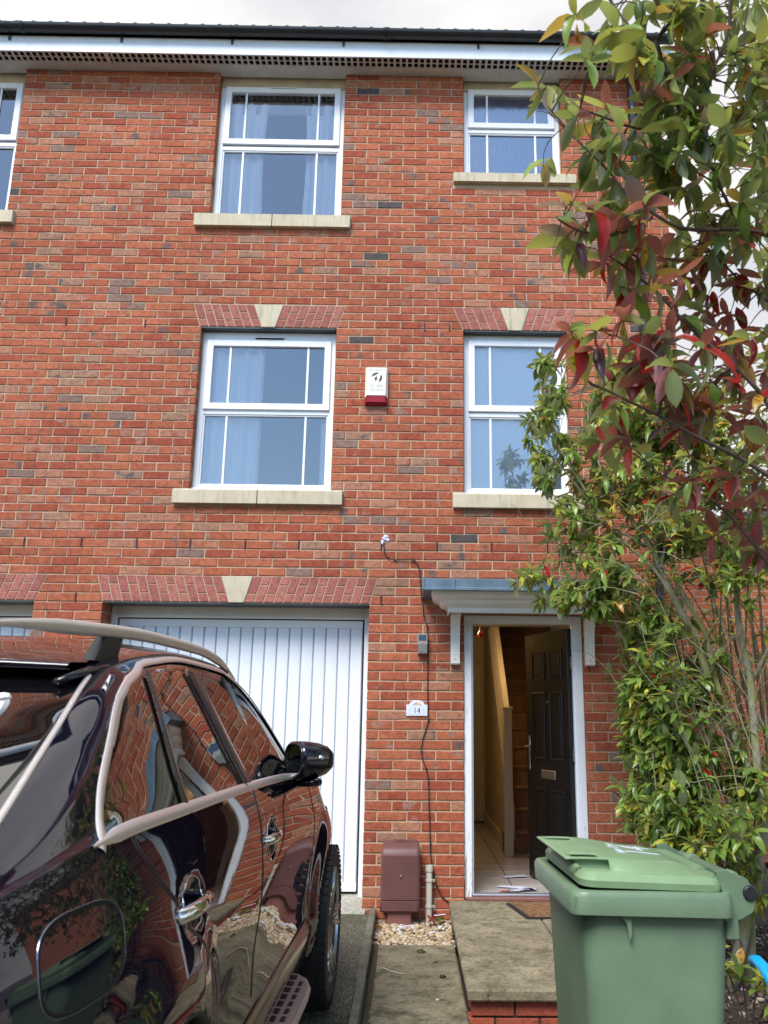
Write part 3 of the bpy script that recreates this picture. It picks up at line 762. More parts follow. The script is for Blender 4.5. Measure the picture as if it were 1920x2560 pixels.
# downpipe
dp = MB(); dp.tube([(1.45, -.30, 7.47), (1.45, -.30, 7.40), (1.5, -.22, 7.30), (1.57, -.09, 7.16), (1.582, -.062, 7.08), (1.585, -.062, 4), (1.59, -.062, .02), (1.59, -.075, -.02)], .034, 14)
dpo = wobj("downpipe", dp, BLACKP, house, smooth=2)
for z in (6.9, 5.1, 3.3, 2.02, .8):
    q_ = MB(); q_.lathe([(.036, z-.03), (.042, z-.03), (.042, z+.03), (.036, z+.03)], 14, (1.588, -.062, 0)); q_.bbox(1.53, 1.65, -.03, -.001, z-.012, z+.012, .003)
    o = obj("pipe_clip", q_, BLACKP, smooth=2); o.parent = dpo

# front door opening, canopy, hall
DFR = UPVC
def worn_white():
    m = Mat("peeling_white_timber_paint"); p = m.pos()
    sx_ = m.new("SeparateXYZ"); m.link(p, sx_.inputs[0])
    low = m.new("MapRange"); low.inputs['From Min'].default_value = .9; low.inputs['From Max'].default_value = .05; m.link(sx_.outputs[2], low.inputs['Value'])
    st_ = m.new("Mapping", i_Scale=(60, 60, 5)); m.link(p, st_.inputs[0])
    f = m.ramp(m.math('ADD', m.noise(st_.outputs[0], 1, 5, .7), m.math('MULTIPLY', low.outputs[0], .16)), [(.66, (0, 0, 0)), (.72, (1, 1, 1))])
    m.base(m.mix(f, (.76, .79, .84, 1), (.22, .18, .11, 1))); m.rough(.5); m.bump(f, .3, .002); return m.m
WW = worn_white()
fd = MB(); fd.bbox(.0, .062, .02, .11, .055, 2.19, .004); fd.bbox(.890, .955, .02, .11, .055, 2.19, .004); fd.bbox(.061, .891, .021, .11, 2.125, 2.19, .004)
fd.bbox(.060, .076, .05, .11, .075, 2.126, .002); fd.bbox(.878, .892, .05, .11, .075, 2.126, .002)
dfr = wobj("door_frame", fd, WW, house)
q_ = MB(); q_.bbox(.012, .945, -.02, .12, .05, .074, .004); obj("timber_sill", q_, simple("red_brown_sill_paint", (.20, .085, .07), .5)).parent = dfr
q_ = MB(); q_.bbox(.062, .89, .03, .1, .0745, .092, .005); obj("threshold", q_, simple("silver_threshold", (.62, .66, .75), .3, .8)).parent = dfr
# door leaf
import mathutils
hx, hy = .884, .10; lx_, ly_ = .640, .845
L = math.hypot(lx_-hx, ly_-hy); ang = math.atan2(ly_-hy, lx_-hx)
leaf = MB(); leaf.bbox(0, L, -.0, .044, 0, 2.0, .003)
BD = simple("black_gloss_door_paint", (.006, .006, .007), .36, var=.3, scale=3)
lf = obj("door_leaf", leaf, BD); lf.parent = dfr
lf.location = (hx, hy, .098); lf.rotation_euler = (0, 0, ang)
# face y=+.044 looks towards -x side (left of travel); put panels there
for (x0, x1, z0, z1) in ((.10, .33, 1.6, 1.84), (.42, .65, 1.6, 1.84), (.10, .33, .95, 1.5), (.42, .65, .95, 1.5), (.10, .33, .2, .72), (.42, .65, .2, .72)):
    q_ = MB(); rect_frame(q_, x0, x1, z0, z1, .018, .0435, .052, bev=.004); q_.bbox(x0+.04, x1-.04, .0435, .050, z0+.04, z1-.04, .005); obj("raised_panel", q_, BD, lf)
q_ = MB(); q_.bbox(.25, .50, .044, .054, .80, .87, .006); obj("letterbox", q_, CHROMEF, lf)
q_ = MB(); q_.bbox(L-.075, L-.045, .044, .052, .86, 1.14, .006); q_.tube([(L-.06, .052, 1.05), (L-.06, .09, 1.05), (L-.16, .095, 1.05)], .009, 8); obj("handle", q_, CHROMEF, lf, smooth=2)
q_ = MB(); q_.tube([(L-.06, .008, 1.05), (L-.06, -.045, 1.05), (L-.16, -.05, 1.05)], .009, 8); q_.bbox(L-.075, L-.045, -.008, .0, .86, 1.14, .004); obj("handle", q_, CHROMEF, lf, smooth=2)
q_ = MB(); q_.lathe([(.012, .044), (.012, .052), (.004, .054)], 10, (.37, 0, 1.42), 'y'); obj("spyhole", q_, CHROMEF, lf)
for z in (.25, 1.0, 1.72):
    q_ = MB(); q_.bbox(.868, .8795, .058, .1, z+.05, z+.15, .001)
    for k in range(3): q_.lathe([(.004, -.002), (.004, .0)], 6, (.866, .07+.01*(k % 2), z+.07+k*.03), 'x')
    obj("hinge", q_, simple("zinc_hinge", (.55, .56, .58), .35, .9)).parent = dfr
# canopy
cn = wobj("door_canopy", MB().add([(-.335, .0, 2.485), (1.30, .0, 2.485), (1.30, -.46, 2.405), (-.335, -.46, 2.405), (-.335, 0, 2.31), (1.30, 0, 2.31), (1.30, -.46, 2.33), (-.335, -.46, 2.33)],
    [(0, 1, 2, 3), (3, 2, 6, 7), (0, 3, 7, 4), (1, 5, 6, 2), (4, 7, 6, 5), (0, 4, 5, 1)]), LEAD, house)
cn["label"] = "flat door canopy with lead top and cream mouldings"
q_ = MB(); 
for x in (-.336, -.1, .35, .8, 1.24): q_.tube([(x, -.02, 2.487), (x, -.46, 2.408), (x, -.463, 2.332)], .008, 6)
q_.bbox(-.345, 1.31, -.468, -.458, 2.322, 2.345, .003); obj("lead_welt", q_, LEAD, smooth=2).parent = cn
def mould(prof, xl, xr):
    """moulding mitred round three sides: prof is list of (outset, z)"""
    b = MB(); vs = []; n = len(prof)
    for o_, z in prof: vs.append((xl-o_+.0, 0.0, z))
    for o_, z in prof: vs.append((xl-o_, -.22-o_, z))
    for o_, z in prof: vs.append((xr+o_, -.22-o_, z))
    for o_, z in prof: vs.append((xr+o_, 0.0, z))
    fs = [(k*n+i, k*n+i+1, (k+1)*n+i+1, (k+1)*n+i) for k in range(3) for i in range(n-1)]
    b.add(vs, fs); return b
prof = [(.195, 2.33), (.195, 2.318), (.185, 2.312), (.183, 2.300), (.172, 2.284), (.150, 2.272), (.128, 2.266), (.125, 2.258), (.118, 2.244), (.100, 2.232), (.078, 2.226), (.075, 2.218), (.062, 2.214), (.060, 2.176), (.045, 2.176), (.045, 2.20)]
obj("cornice", mould(prof, -.075, 1.045), CREAM, smooth=2, fix=True).parent = cn
q_ = MB(); q_.box(-.1, 1.07, -.24, .0, 2.20, 2.235); obj("underside_board", q_, CREAM).parent = cn
for bx in (-.108, .968):
    q_ = MB()
    pr = [(0, 2.2), (-.20, 2.2), (-.20, 2.165)]+[(-.20+.14*math.sin(t*pi/2/6), 2.165-.22*(1-math.cos(t*pi/2/6))) for t in range(1, 7)]+[(-.055, 1.86), (-.058, 1.80), (-.05, 1.79), (0, 1.79)]
    q_.prism(pr, 'x', bx, bx+.072); obj("bracket", q_, CREAM, smooth=2).parent = cn
    q_ = MB(); q_.lathe([(.006, 0), (.006, -.003)], 8, (bx+.036, -.056, 1.83), 'y'); obj("screw_cap", q_, CHROMEF).parent = cn

# hallway
MAG = simple("magnolia_hall_paint", (.66, .56, .38), .7, var=.05)
HW = simple("cream_gloss_woodwork", (.66, .58, .46), .4, var=.05)
h = MB(); h.box(-.12, -.02, .225, 5.1, .06, 2.6); wobj("hall_wall", h, MAG, house)
h = MB(); h.box(-.12, 1.9, 5.1, 5.2, .0, 5); wobj("hall_wall", h, MAG, house)
h = MB(); h.box(1.46, 1.52, .225, 5.1, .0, 5.0); wobj("hall_wall", h, MAG, house)
h = MB(); h.box(-.12, .62, .225, 5.1, 2.5, 2.6); h.box(.62, 1.5, .225, 2.6, 2.5, 2.6); wobj("hall_ceiling", h, simple("white_ceiling", (.6, .58, .52), .9), house)
TILE = Mat("cream_floor_tile"); pz = TILE.pos()
TILE.base(TILE.ramp(TILE.noise(pz, 3, 5), [(.3, (.50, .45, .42)), (.7, (.60, .55, .53))])); TILE.rough(.14); TILE = TILE.m
hf = MB(); hf.box(-.02, 1.46, .12, 5.1, .05, .076); hfo = wobj("hall_floor", hf, simple("dark_grout", (.06, .045, .04), .8), house)
for i in range(4):
    for j in range(14):
        x = -.02+i*.335+.06; y = .125+j*.335
        q_ = MB(); q_.bbox(x-.3+.004, x+.035-.004, y+.004, y+.331, .06, .080, .0015); obj("floor_tile", q_, TILE).parent = hfo
# stairs
CARP = simple("brown_stair_carpet", (.27, .155, .09), .95, var=.25, scale=30, bump=.5, bscale=300)
stair = empty("staircase", (1.0, 2.2, .08), label="brown carpeted staircase rising inside the open front door", cat="staircase")
for k in range(1, 14):
    y = 2.2+.22*(k-1); z = .08+.2*k
    q_ = MB(); q_.prism([(y, z-.2-(.0 if k == 1 else .002)), (y, z-.025), (y-.018, z-.02), (y-.022, z-.008), (y-.012, z), (y+.225, z), (y+.225, z-.2)], 'x', .625 if k > 1 else .60, 1.455); wobj("stair_step", q_, CARP, stair)
q_ = MB(); q_.lathe([(.14, .081), (.14, .255), (.155, .26), (.16, .272), (.15, .281), (.0001, .281)], 24, (.66, 2.3, 0)); wobj("bullnose_step", q_, CARP, stair, smooth=2)
q_ = MB(); q_.bbox(.515, .6, 1.99, 2.075, .08, 1.47, .006); q_.bbox(.505, .61, 1.98, 2.085, 1.47, 1.495, .004); wobj("newel_post", q_, HW, stair)
# string and under-stair panel (plane x=.6)
sl2 = .2/.22
q_ = MB(); q_.prism([(2.07, .08), (5.1, .08), (5.1, .08+3.03*sl2), (2.07, .30)], 'x', .575, .605); wobj("under_stair_panel", q_, MAG, stair)
q_ = MB(); q_.prism([(2.07, .22), (2.07, .50), (5.1, .50+3.03*sl2), (5.1, .22+3.03*sl2)], 'x', .56, .62); wobj("stair_string", q_, HW, stair)
q_ = MB(); q_.prism([(2.07, 1.30), (2.07, 1.36), (5.1, 1.36+3.03*sl2), (5.1, 1.30+3.03*sl2)], 'x', .545, .60); wobj("handrail", q_, HW, stair)
for k in range(20):
    y = 2.18+k*.14; q_ = MB(); q_.bbox(.56, .585, y, y+.03, .42+(y-2.07)*sl2, 1.32+(y-2.07)*sl2, .003); wobj("spindle", q_, HW, stair)
for (xa, xb, ya) in ((-.019, .0, .3), (.55, .574, 2.1)): q_ = MB(); q_.bbox(xa, xb, ya, 5, .08, .2, .003); wobj("skirting_board", q_, HW, house)
# inner door on far wall of the corridor
q_ = MB(); rect_frame(q_, .03, .54, .08, 2.08, .06, 5.07, 5.1); q_.bbox(.09, .48, 5.075, 5.1, .08, 2.02, .003)
idr = wobj("inner_door", q_, HW, house)
for z0, z1 in ((.2, .9), (1.05, 1.9)):
    for x0 in (.12, .30): q_ = MB(); rect_frame(q_, x0, x0+.15, z0, z1, .015, 5.065, 5.076); obj("moulded_panel", q_, HW).parent = idr
# left wall: second door seen edge-on, switch plate
q_ = MB(); q_.bbox(-.02, .005, 3.1, 4.0, .08, 2.08, .004); rr_ = wobj("cupboard_door", q_, HW, house)
pl = bpy.data.lights.new("hall_lamp_light", 'POINT'); pl.energy = 7.5; pl.color = (1, .66, .28); pl.shadow_soft_size = .06
plo = bpy.data.objects.new("hall_lamp_light", pl); plo.location = (.26, 2.15, 2.3); COL.objects.link(plo)
lamp = empty("ceiling_lamp", (.26, 2.15, 2.5), label="small warm ceiling lamp lighting the hallway above the foot of the stairs", cat="lamp")
q_ = MB(); q_.lathe([(.05, 2.5), (.05, 2.47), (.03, 2.46), (.03, 2.44)], 16, (.26, 2.15, 0)); wobj("lamp_fitting", q_, HW, lamp, smooth=2)
bm_ = Mat("lit_lamp_bulb"); bm_.p.inputs['Emission Color'].default_value = (1, .7, .3, 1); bm_.p.inputs['Emission Strength'].default_value = 6
q_ = MB(); q_.lathe([(.012, 2.44), (.028, 2.41), (.034, 2.38), (.025, 2.35), (.001, 2.34)], 14, (.26, 2.15, 0)); wobj("bulb", q_, bm_.m, lamp, smooth=True)
rp = empty("red_pendant", (.29, 2.0, 2.5), label="small red bulb hanging from the hall ceiling", cat="pendant")
q_ = MB(); q_.tube([(.29, 2, 2.5), (.29, 2, 2.29)], .004, 6); q_.lathe([(.014, 2.29), (.016, 2.26), (.012, 2.25)], 10, (.29, 2, 0)); wobj("cord_and_holder", q_, simple("grey_lampholder", (.12, .11, .1), .5), rp)
q_ = MB(); q_.lathe([(.014, 2.255), (.03, 2.225), (.03, 2.205), (.012, 2.185), (.001, 2.182)], 14, (.29, 2, 0)); wobj("red_bulb", q_, simple("red_bulb_glass", (.35, .02, .01), .2), rp, smooth=True)
# ------------------------------------------------------------------ things fixed to the wall
# gas meter box
GASM = simple("brown_moulded_plastic", (.13, .055, .048), .5, var=.12, bump=.05)
mt = empty("gas_meter_box", (-.47, -.1, -.1), label="brown plastic gas meter box standing against the wall by the gravel", cat="meter box")
q_ = MB(); xs0, xs1 = -.628, -.335
def rounded_front(x0, x1, yb, yf, z0, z1, r, n=5):
    pts = [(x0, yb)]+[(x0+r-r*math.cos(t*pi/2/n), yf+r-r*math.sin(t*pi/2/n)) for t in range(n+1)]+[(x1-r+r*math.sin(t*pi/2/n), yf+r-r*math.cos(t*pi/2/n)) for t in range(n+1)]+[(x1, yb)]
    return pts
pts = rounded_front(xs0, xs1, -.005, -.185, 0, 0, .03)
lv = [(.385, 1., .0), (.415, .985, .006), (.44, .955, .03), (.462, .90, .08), (.475, .84, .14)]
def ring_loft(levels, closed_top=True):
    b = MB(); n = len(levels[0])
    for l in levels: b.v += l
    for k in range(len(levels)-1):
        for i in range(n): b.f.append((k*n+i, k*n+(i+1) % n, (k+1)*n+(i+1) % n, (k+1)*n+i))
    b.f.append(tuple((len(levels)-1)*n+i for i in range(n))); b.f.append(tuple(range(n))[::-1]); return b
cx_ = (xs0+xs1)/2
levels = []
for z, s, yo in [(.085, 1.0, 0), (.09, 1.0, 0)]+[(.15, 1, 0), (.385, .985, 0)]+[(a, b_, c_) for a, b_, c_ in lv]:
    levels.append([(cx_+(x-cx_)*s, min(-.004, y+yo), z) for x, y in pts])
wobj("lid", ring_loft(levels), GASM, mt, smooth=2)
levels = [[(cx_+(x-cx_)*s, y+yo, z) for x, y in pts] for z, s, yo in ((.0, .985, .012), (.012, 1.0, .0), (.075, 1.005, -.002), (.083, .96, .01))]
wobj("skirt", ring_loft(levels), GASM, mt, smooth=2)
levels = [[(cx_-.005+(x-cx_)*s, y+.03, z) for x, y in pts] for z, s in ((-.11, .68), (.0, .60))]
wobj("lower_duct", ring_loft(levels), simple("reddish_brown_plastic", (.21, .085, .07), .55), mt, smooth=2)
q_ = MB()
for rr0 in (.02, .045, .062, .078, .094, .108): q_.tube([(cx_+.004+rr0*math.cos(2*pi*k/48), -.1843, .245+rr0*math.sin(2*pi*k/48)) for k in range(49)], .0012, 5, caps=False)
wobj("embossed_rings", q_, GASM, mt, smooth=True)
q_ = MB(); q_.lathe([(.009, -.186), (.009, -.194), (.002, -.196)], 12, (cx_+.004, 0, .248), 'y'); wobj("lock", q_, simple("dull_lock_metal", (.35, .27, .25), .4, .6), mt, smooth=2)
q_ = MB(); q_.prism([(cx_-.09, .463), (cx_-.05, .476), (cx_-.02, .483), (cx_+.0, .486), (cx_+.03, .482), (cx_+.08, .475), (cx_+.11, .462)], 'y', -.08, -.03); wobj("lid_grip", q_, GASM, mt)
# waste pipe
PIPEM = simple("aged_white_pipe_plastic", (.58, .54, .46), .45, var=.08)
wp = empty("waste_pipe", (-.268, -.06, -.1), label="short cream plastic pipe stub beside the brown meter box", cat="pipe")
q_ = MB(); q_.lathe([(.024, -.11), (.024, .262), (.029, .263), (.029, .305), (.0245, .306), (.0245, .27)], 20, (-.268, -.055, 0)); wobj("pipe", q_, PIPEM, wp, smooth=2)
for z in (.20, .02):
    q_ = MB(); q_.lathe([(.0245, z-.008), (.029, z-.008), (.029, z+.008), (.0245, z+.008)], 20, (-.268, -.055, 0)); q_.lathe([(.009, -.062), (.009, -.050), (.005, -.05), (.005, -.062)], 12, (-.231, 0, z), 'y'); wobj("clip", q_, PIPEM, wp, smooth=2)
# cable
cab = [(-0.661, 2.78), (-0.659, 2.732), (-0.653, 2.691), (-0.633, 2.657), (-0.598, 2.637), (-0.565, 2.629), (-0.511, 2.631), (-0.444, 2.632), (-0.403, 2.625), (-0.376, 2.592), (-0.362, 2.544), (-0.355, 2.463), (-0.35, 2.39), (-0.343, 2.323), (-0.332, 2.25), (-0.329, 2.19), (-0.308, 2.124), (-0.295, 2.092), (-0.289, 1.961), (-0.286, 1.864), (-0.288, 1.806), (-0.29, 1.703), (-0.29, 1.669), (-0.287, 1.51), (-0.28, 1.36), (-0.298, 1.291), (-0.326, 1.21), (-0.336, 1.136), (-0.324, 1.063), (-0.295, 0.996), (-0.277, 0.912), (-0.271, 0.744), (-0.265, 0.587), (-0.259, 0.452), (-0.258, 0.382), (-0.249, 0.319), (-0.233, 0.238), (-0.208, 0.152), (-0.164, 0.073), (-0.121, 0.042)]
ce = empty("wall_cable", (-.3, 0, 1.5), label="thin black cable wandering down the brick pier to the doorstep", cat="cable")
q_ = MB(); q_.tube([(x, -.011, z) for x, z in cab], .0042, 6); wobj("cable", q_, simple("black_cable", (.015, .015, .015), .5), ce, smooth=True)
for i in (5, 8, 13, 15, 17, 20, 24, 29, 33, 36, 38):
    q_ = MB(); q_.bbox(cab[i][0]-.008, cab[i][0]+.008, -.018, -.0, cab[i][1]-.004, cab[i][1]+.004, .002); wobj("clip", q_, BLACKP, ce)
q_ = MB()
for i in range(9): 
    a = i*.7; q_.lathe([(.018-.0012*i, -.001-.0006*i), (.014-.001*i, -.0035-.0006*i)], 7, (-.652+.022*math.cos(a), 0, 2.80+.03*math.sin(a*1.3)), 'y')
wobj("white_sealant_patch", q_, simple("white_silicone", (.62, .62, .75), .6), ce, smooth=True)
# text helper
def text_mesh(body, size, ext=.0004, spacing=1., font_scale_x=1.):
    cu = bpy.data.curves.new("lettering", 'FONT'); cu.body = body; cu.size = size; cu.extrude = ext; cu.align_x = 'CENTER'; cu.space_character = spacing; cu.resolution_u = 3
    o = bpy.data.objects.new("tmp", cu); COL.objects.link(o)
    dg = bpy.context.evaluated_depsgraph_get(); me = bpy.data.meshes.new_from_object(o.evaluated_get(dg)); bpy.data.objects.remove(o)
    for v in me.vertices: v.co.x *= font_scale_x
    return me
def text_on_wall(name, body, x, y, z, size, mat, parent, sx_=1., spacing=1.):
    me = text_mesh(body, size, font_scale_x=sx_, spacing=spacing); me.materials.clear(); me.materials.append(mat); me.name = name
    for v in me.vertices: v.co = Vector((v.co.x+x, y-v.co.z, v.co.y+z))
    o = bpy.data.objects.new(name, me); link(o); return child_of(o, parent)
# alarm box
AL = simple("cream_alarm_casing", (.80, .78, .66), .4, var=.03)
al = empty("alarm_box", (-.75, -.03, 4.13), label="cream burglar alarm bell box with red base between two windows", cat="alarm box")
q_ = MB(); x0, x1 = -.848, -.652
fr = [(x0+.02, 4.045), (x1-.02, 4.045), (x1-.014, 4.285), (x1-.024, 4.297), (x0+.024, 4.297), (x0+.014, 4.285)]
bk = [(x0, 4.03), (x1, 4.03), (x1, 4.298), (x1-.012, 4.308), (x0+.012, 4.308), (x0, 4.298)]
q_.add([(x, -.062, z) for x, z in fr]+[(x, -.03, z) for x, z in bk]+[(x, -.001, z) for x, z in bk], [(0, 1, 2, 3, 4, 5)]+[(i, (i+1) % 6, 6+(i+1) % 6, 6+i) for i in range(6)]+[(6+i, 6+(i+1) % 6, 12+(i+1) % 6, 12+i) for i in range(6)]+[(12, 13, 14, 15, 16, 17)])
wobj("casing", q_, AL, al)
q_ = MB(); q_.add([(x0+.004, -.001, 4.03), (x1-.004, -.001, 4.03), (x1-.004, -.04, 4.03), (x1-.022, -.058, 4.044), (x0+.022, -.058, 4.044), (x0+.004, -.04, 4.03), (x0, -.001, 3.968), (x1, -.001, 3.968), (x1-.002, -.045, 3.972), (x1-.02, -.06, 3.985), (x0+.02, -.06, 3.985), (x0+.002, -.045, 3.972)],
    [(0, 1, 2, 3, 4, 5), (6, 7, 8, 9, 10, 11), (0, 1, 7, 6), (1, 2, 8, 7), (2, 3, 9, 8), (3, 4, 10, 9), (4, 5, 11, 10), (5, 0, 6, 11)])
wobj("red_lens", q_, simple("red_alarm_lens", (.25, .004, .006), .12, var=.3), al)
INK = simple("black_print", (.015, .015, .018), .6); GREYP = simple("faded_grey_print", (.42, .42, .38), .6)
text_on_wall("lettering", "SECURITECH", -.75, -.0625, 4.262, .030, GREYP, al, .80)
text_on_wall("lettering", "TEL: 0800", -.75, -.0625, 4.118, .034, GREYP, al, .85)
text_on_wall("lettering", "028 4439", -.75, -.0625, 4.082, .034, GREYP, al, .85)
q_ = MB(); cx_, cz_ = -.748, 4.205; rr0 = .046
def arcseg(a0, a1): # circle segment cut by chord
    p = [(cx_+rr0*math.cos(rad(a0+(a1-a0)*k/12)), cz_+rr0*math.sin(rad(a0+(a1-a0)*k/12))) for k in range(13)]
    q_.add([(x, -.0628, z) for x, z in p], [tuple(range(13))])
arcseg(65, 172); arcseg(40, -68)
hand = [(-.016, .000), (-.004, .010), (.002, .022), (.006, .021), (.003, .006), (.016, -.002), (.004, -.004), (.014, -.014), (.000, -.012), (.000, -.028), (-.005, -.027), (-.010, -.012)]
q_.add([(cx_+x-.005, -.0628, cz_+z-.005) for x, z in hand], [tuple(range(len(hand)))])
wobj("printed_emblem", q_, INK, al, fix=False)
q_ = MB()
for a, b_, c_, d in ((-.03, .018, .018, .0195), (-.03, .018, -.0255, -.024), (-.03, -.0285, -.024, .018), (.0165, .018, -.024, .018)): q_.box(cx_+a, cx_+b_, -.0627, -.0622, cz_+c_, cz_+d)
wobj("printed_square", q_, GREYP, al)
# number plaque
pq = empty("house_number_plaque", (-.372, -.01, 1.45), label="white arched number 14 plaque with small flowers beside the door", cat="house sign")
def plq(s, y0, y1):
    x0, x1, zb, zs, zt = -.455, -.290, 1.392, 1.478, 1.511; c = (x0+x1)/2
    pts = [(x0, zb), (x1, zb), (x1, zs), (x1-.022, zs)]+[(c+.055*math.cos(pi*k/10)*(1-.0), zs+.002+(zt-zs)*math.sin(pi*k/10)**.8) for k in range(1, 10)]+[(x0+.022, zs), (x0, zs)]
    zc_ = (zb+zt)/2
    b = MB(); b.prism([(c+(x-c)*s, zc_-.006+(z-zc_+.006)*s) for x, z in pts], 'y', y0, y1); return b
wobj("plate", plq(1, -.012, -.001), simple("white_glazed_plaque", (.72, .75, .82), .2, var=.03), pq)
wobj("face", plq(.86, -.0135, -.012), simple("pale_grey_plaque_face", (.66, .70, .76), .25, var=.03), pq)
text_on_wall("lettering", "14", -.372, -.0137, 1.412, .060, INK, pq, .9, 1.1)
q_ = MB()
for x in (-.427, -.318): q_.lathe([(.0035, -.0145), (.0035, -.0137)], 8, (x, 0, 1.436), 'y')
wobj("screw", q_, simple("brown_screw_cap", (.25, .12, .08), .5), pq)
for i, (dx, dz, r_, col) in enumerate(((0, 0, .009, (.75, .45, .08)), (-.013, .003, .006, (.55, .12, .12)), (.014, .003, .006, (.7, .35, .1)), (-.004, .009, .005, (.6, .15, .15)), (-.024, -.003, .005, (.15, .25, .08)), (.025, -.003, .005, (.15, .25, .08)), (-.033, -.005, .003, (.55, .12, .12)), (.034, -.006, .003, (.55, .12, .12)))):
    q_ = MB(); q_.lathe([(r_, -.0137), (r_*.6, -.0143)], 8, (-.372+dx, 0, 1.481+dz), 'y'); wobj("painted_flower", q_, simple("flower_paint_%d" % i, col, .5), pq)
# solar lamp
sl_ = empty("solar_lamp", (-.331, -.03, 1.94), label="small steel solar wall lamp on the brick pier beside the cable", cat="wall lamp")
q_ = MB(); q_.prism([(-.001, 2.035), (-.052, 2.018), (-.05, 1.945), (-.001, 1.93)], 'x', -.374, -.294); wobj("housing", q_, simple("brushed_steel_lamp", (.68, .66, .64), .3, .75, var=.05), sl_)
q_ = MB(); q_.add([(-.365, -.0495, 2.021), (-.303, -.0495, 2.021), (-.303, -.0525, 1.978), (-.365, -.0525, 1.978)], [(0, 1, 2, 3)]); q_.v = [(x, y-.003, z) for x, y, z in q_.v]; wobj("solar_panel", q_, simple("dark_solar_cell", (.03, .05, .09), .12), sl_, fix=False)
q_ = MB(); q_.lathe([(.006, -.051), (.006, -.057), (.002, -.058)], 10, (-.334, 0, 1.96), 'y'); wobj("sensor", q_, simple("orange_sensor", (.6, .25, .08), .3), sl_)
q_ = MB(); q_.prism([(-.001, 1.93), (-.05, 1.944), (-.062, 1.875), (-.055, 1.868), (-.001, 1.868)], 'x', -.370, -.296); wobj("lamp_lens", q_, simple("smoky_lens", (.14, .13, .10), .1), sl_)
q_ = MB(); q_.bbox(-.366, -.300, -.064, -.058, 1.872, 1.892, .002); wobj("reflector", q_, CHROMEF, sl_)

# doormat
mm = empty("doormat", (.60, -.36, .05), label="brown coir doormat with black rubber edge in front of the open door", cat="doormat")
q_ = MB(); q_.prism([(.30, -.13), (1.02, -.12), (1.04, -.60), (.39, -.615)], 'z', .0505, .062); wobj("rubber_base", q_, simple("black_rubber", (.015, .015, .015), .8), mm)
COIR = simple("coir_pile", (.17, .085, .035), .95, var=.5, scale=25, bump=.8, bscale=260)
q_ = grid(0, 1, 0, 1, 90, 60, lambda x, y: 0); vv = []
for u_, v_, _ in q_.v:
    x = .33*(1-u_)*(1-v_)+1.0*u_*(1-v_)+.415*(1-u_)*v_+1.02*u_*v_; yv = -.142*(1-v_)-.60*v_
    ed = 0 if min(u_, v_, 1-u_, 1-v_) < .01 else 1
    vv.append((x, yv, .062+ed*(.008+R.uniform(0, .006))))
q_.v = vv; wobj("coir_mat", q_, COIR, mm, fix=False)
# letters and flyers on the hall floor, scraps outside
def scrap(name, label, cat, x, y, z, w, d, rz, mat, group=None, curl=.006, n=4):
    b = grid(-w/2, w/2, -d/2, d/2, n, n, lambda a, c_: curl*(math.sin(a/w*3)+math.cos(c_/d*4+1))*.5+curl)
    o = obj(name, b, mat, fix=False, smooth=True, label=label, cat=cat, group=group); o.location = (x, y, z); o.rotation_euler = (0, 0, rz); return o
def printed(name, a, b_, sc=30):
    m = Mat(name); m.base(m.ramp(m.noise(m.coord(), sc, 2), [(.45, a), (.55, b_)], 'CONSTANT')); m.rough(.4); return m.m
PAPW = simple("white_paper", (.62, .66, .85), .6, var=.03)
scrap("envelope", "pale blue folded letter lying on the tiles nearest the stairs", "letter", .47, .85, .083, .20, .11, .2, PAPW)
scrap("envelope", "white opened envelope on the hall tiles behind the threshold", "letter", .40, .36, .083, .22, .11, -.5, PAPW)
scrap("flyer", "colourful flyer with dark print on the hall tiles by the threshold", "flyer", .46, .24, .088, .22, .12, .25, printed("flyer_print", (.55, .60, .75), (.03, .03, .04), 22))
scrap("flyer", "red and white leaflet at the door threshold", "leaflet", .36, .20, .083, .16, .09, -.1, printed("leaflet_print", (.5, .12, .08), (.6, .62, .7), 30))
scrap("paper_scrap", "white torn paper lying across the middle of the gravel", "litter", -.43, -.36, -.064, .11, .035, -.15, PAPW, curl=.012)
scrap("paper_scrap", "small white paper scrap on the gravel near the step", "litter", -.26, -.52, -.068, .05, .03, .4, PAPW, curl=.01)
scrap("paper_scrap", "tiny white scrap in front of the step side on gravel", "litter", -.20, -.36, -.068, .04, .03, 1, PAPW, curl=.01)
scrap("paper_scrap", "white label scrap lying on dead leaves beside the pipe", "litter", -.185, -.08, -.045, .09, .05, -.2, PAPW, curl=.012)
tw = MB(); tw.tube([(-.60, -1.36, -.076), (-.56, -1.37, -.070), (-.53, -1.41, -.074), (-.47, -1.47, -.072), (-.44, -1.475, -.075)], .003, 5); obj("twig", tw, simple("pale_dry_twig", (.5, .45, .4), .8), smooth=True, label="pale dry twig lying across the left edge of the path slab", cat="twig")
def clod(name, label, x, y, z, r, mat, seed):
    rr_ = random.Random(seed); b = MB(); t = []
    for i in range(5):
        for k in range(8):
            th = pi*(i+.5)/5; a = 2*pi*k/8; q = r*rr_.uniform(.7, 1.15); t.append((q*math.sin(th)*math.cos(a), q*math.sin(th)*math.sin(a)*.7, q*math.cos(th)*.5))
    b.add(t, [(i*8+k, i*8+(k+1) % 8, (i+1)*8+(k+1) % 8, (i+1)*8+k) for i in range(4) for k in range(8)]+[tuple(range(8)), tuple(range(32, 40))])
    o = obj(name, b, mat, label=label, cat="clod"); o.location = (x, y, z); return o
MOSSY = simple("dark_green_moss", (.035, .045, .01), .95, var=.5, bump=.8)
clod("moss_clump", "dark moss clump near the back of the path slab", -.335, -.96, -.077, .035, MOSSY, 1)
clod("soil_clod", "dark soil clod on the front path slab", -.22, -1.52, -.075, .022, moss_m, 2)
clod("soil_clod", "small dark clod on the path slab below the step", -.25, -1.2, -.077, .014, moss_m, 4)
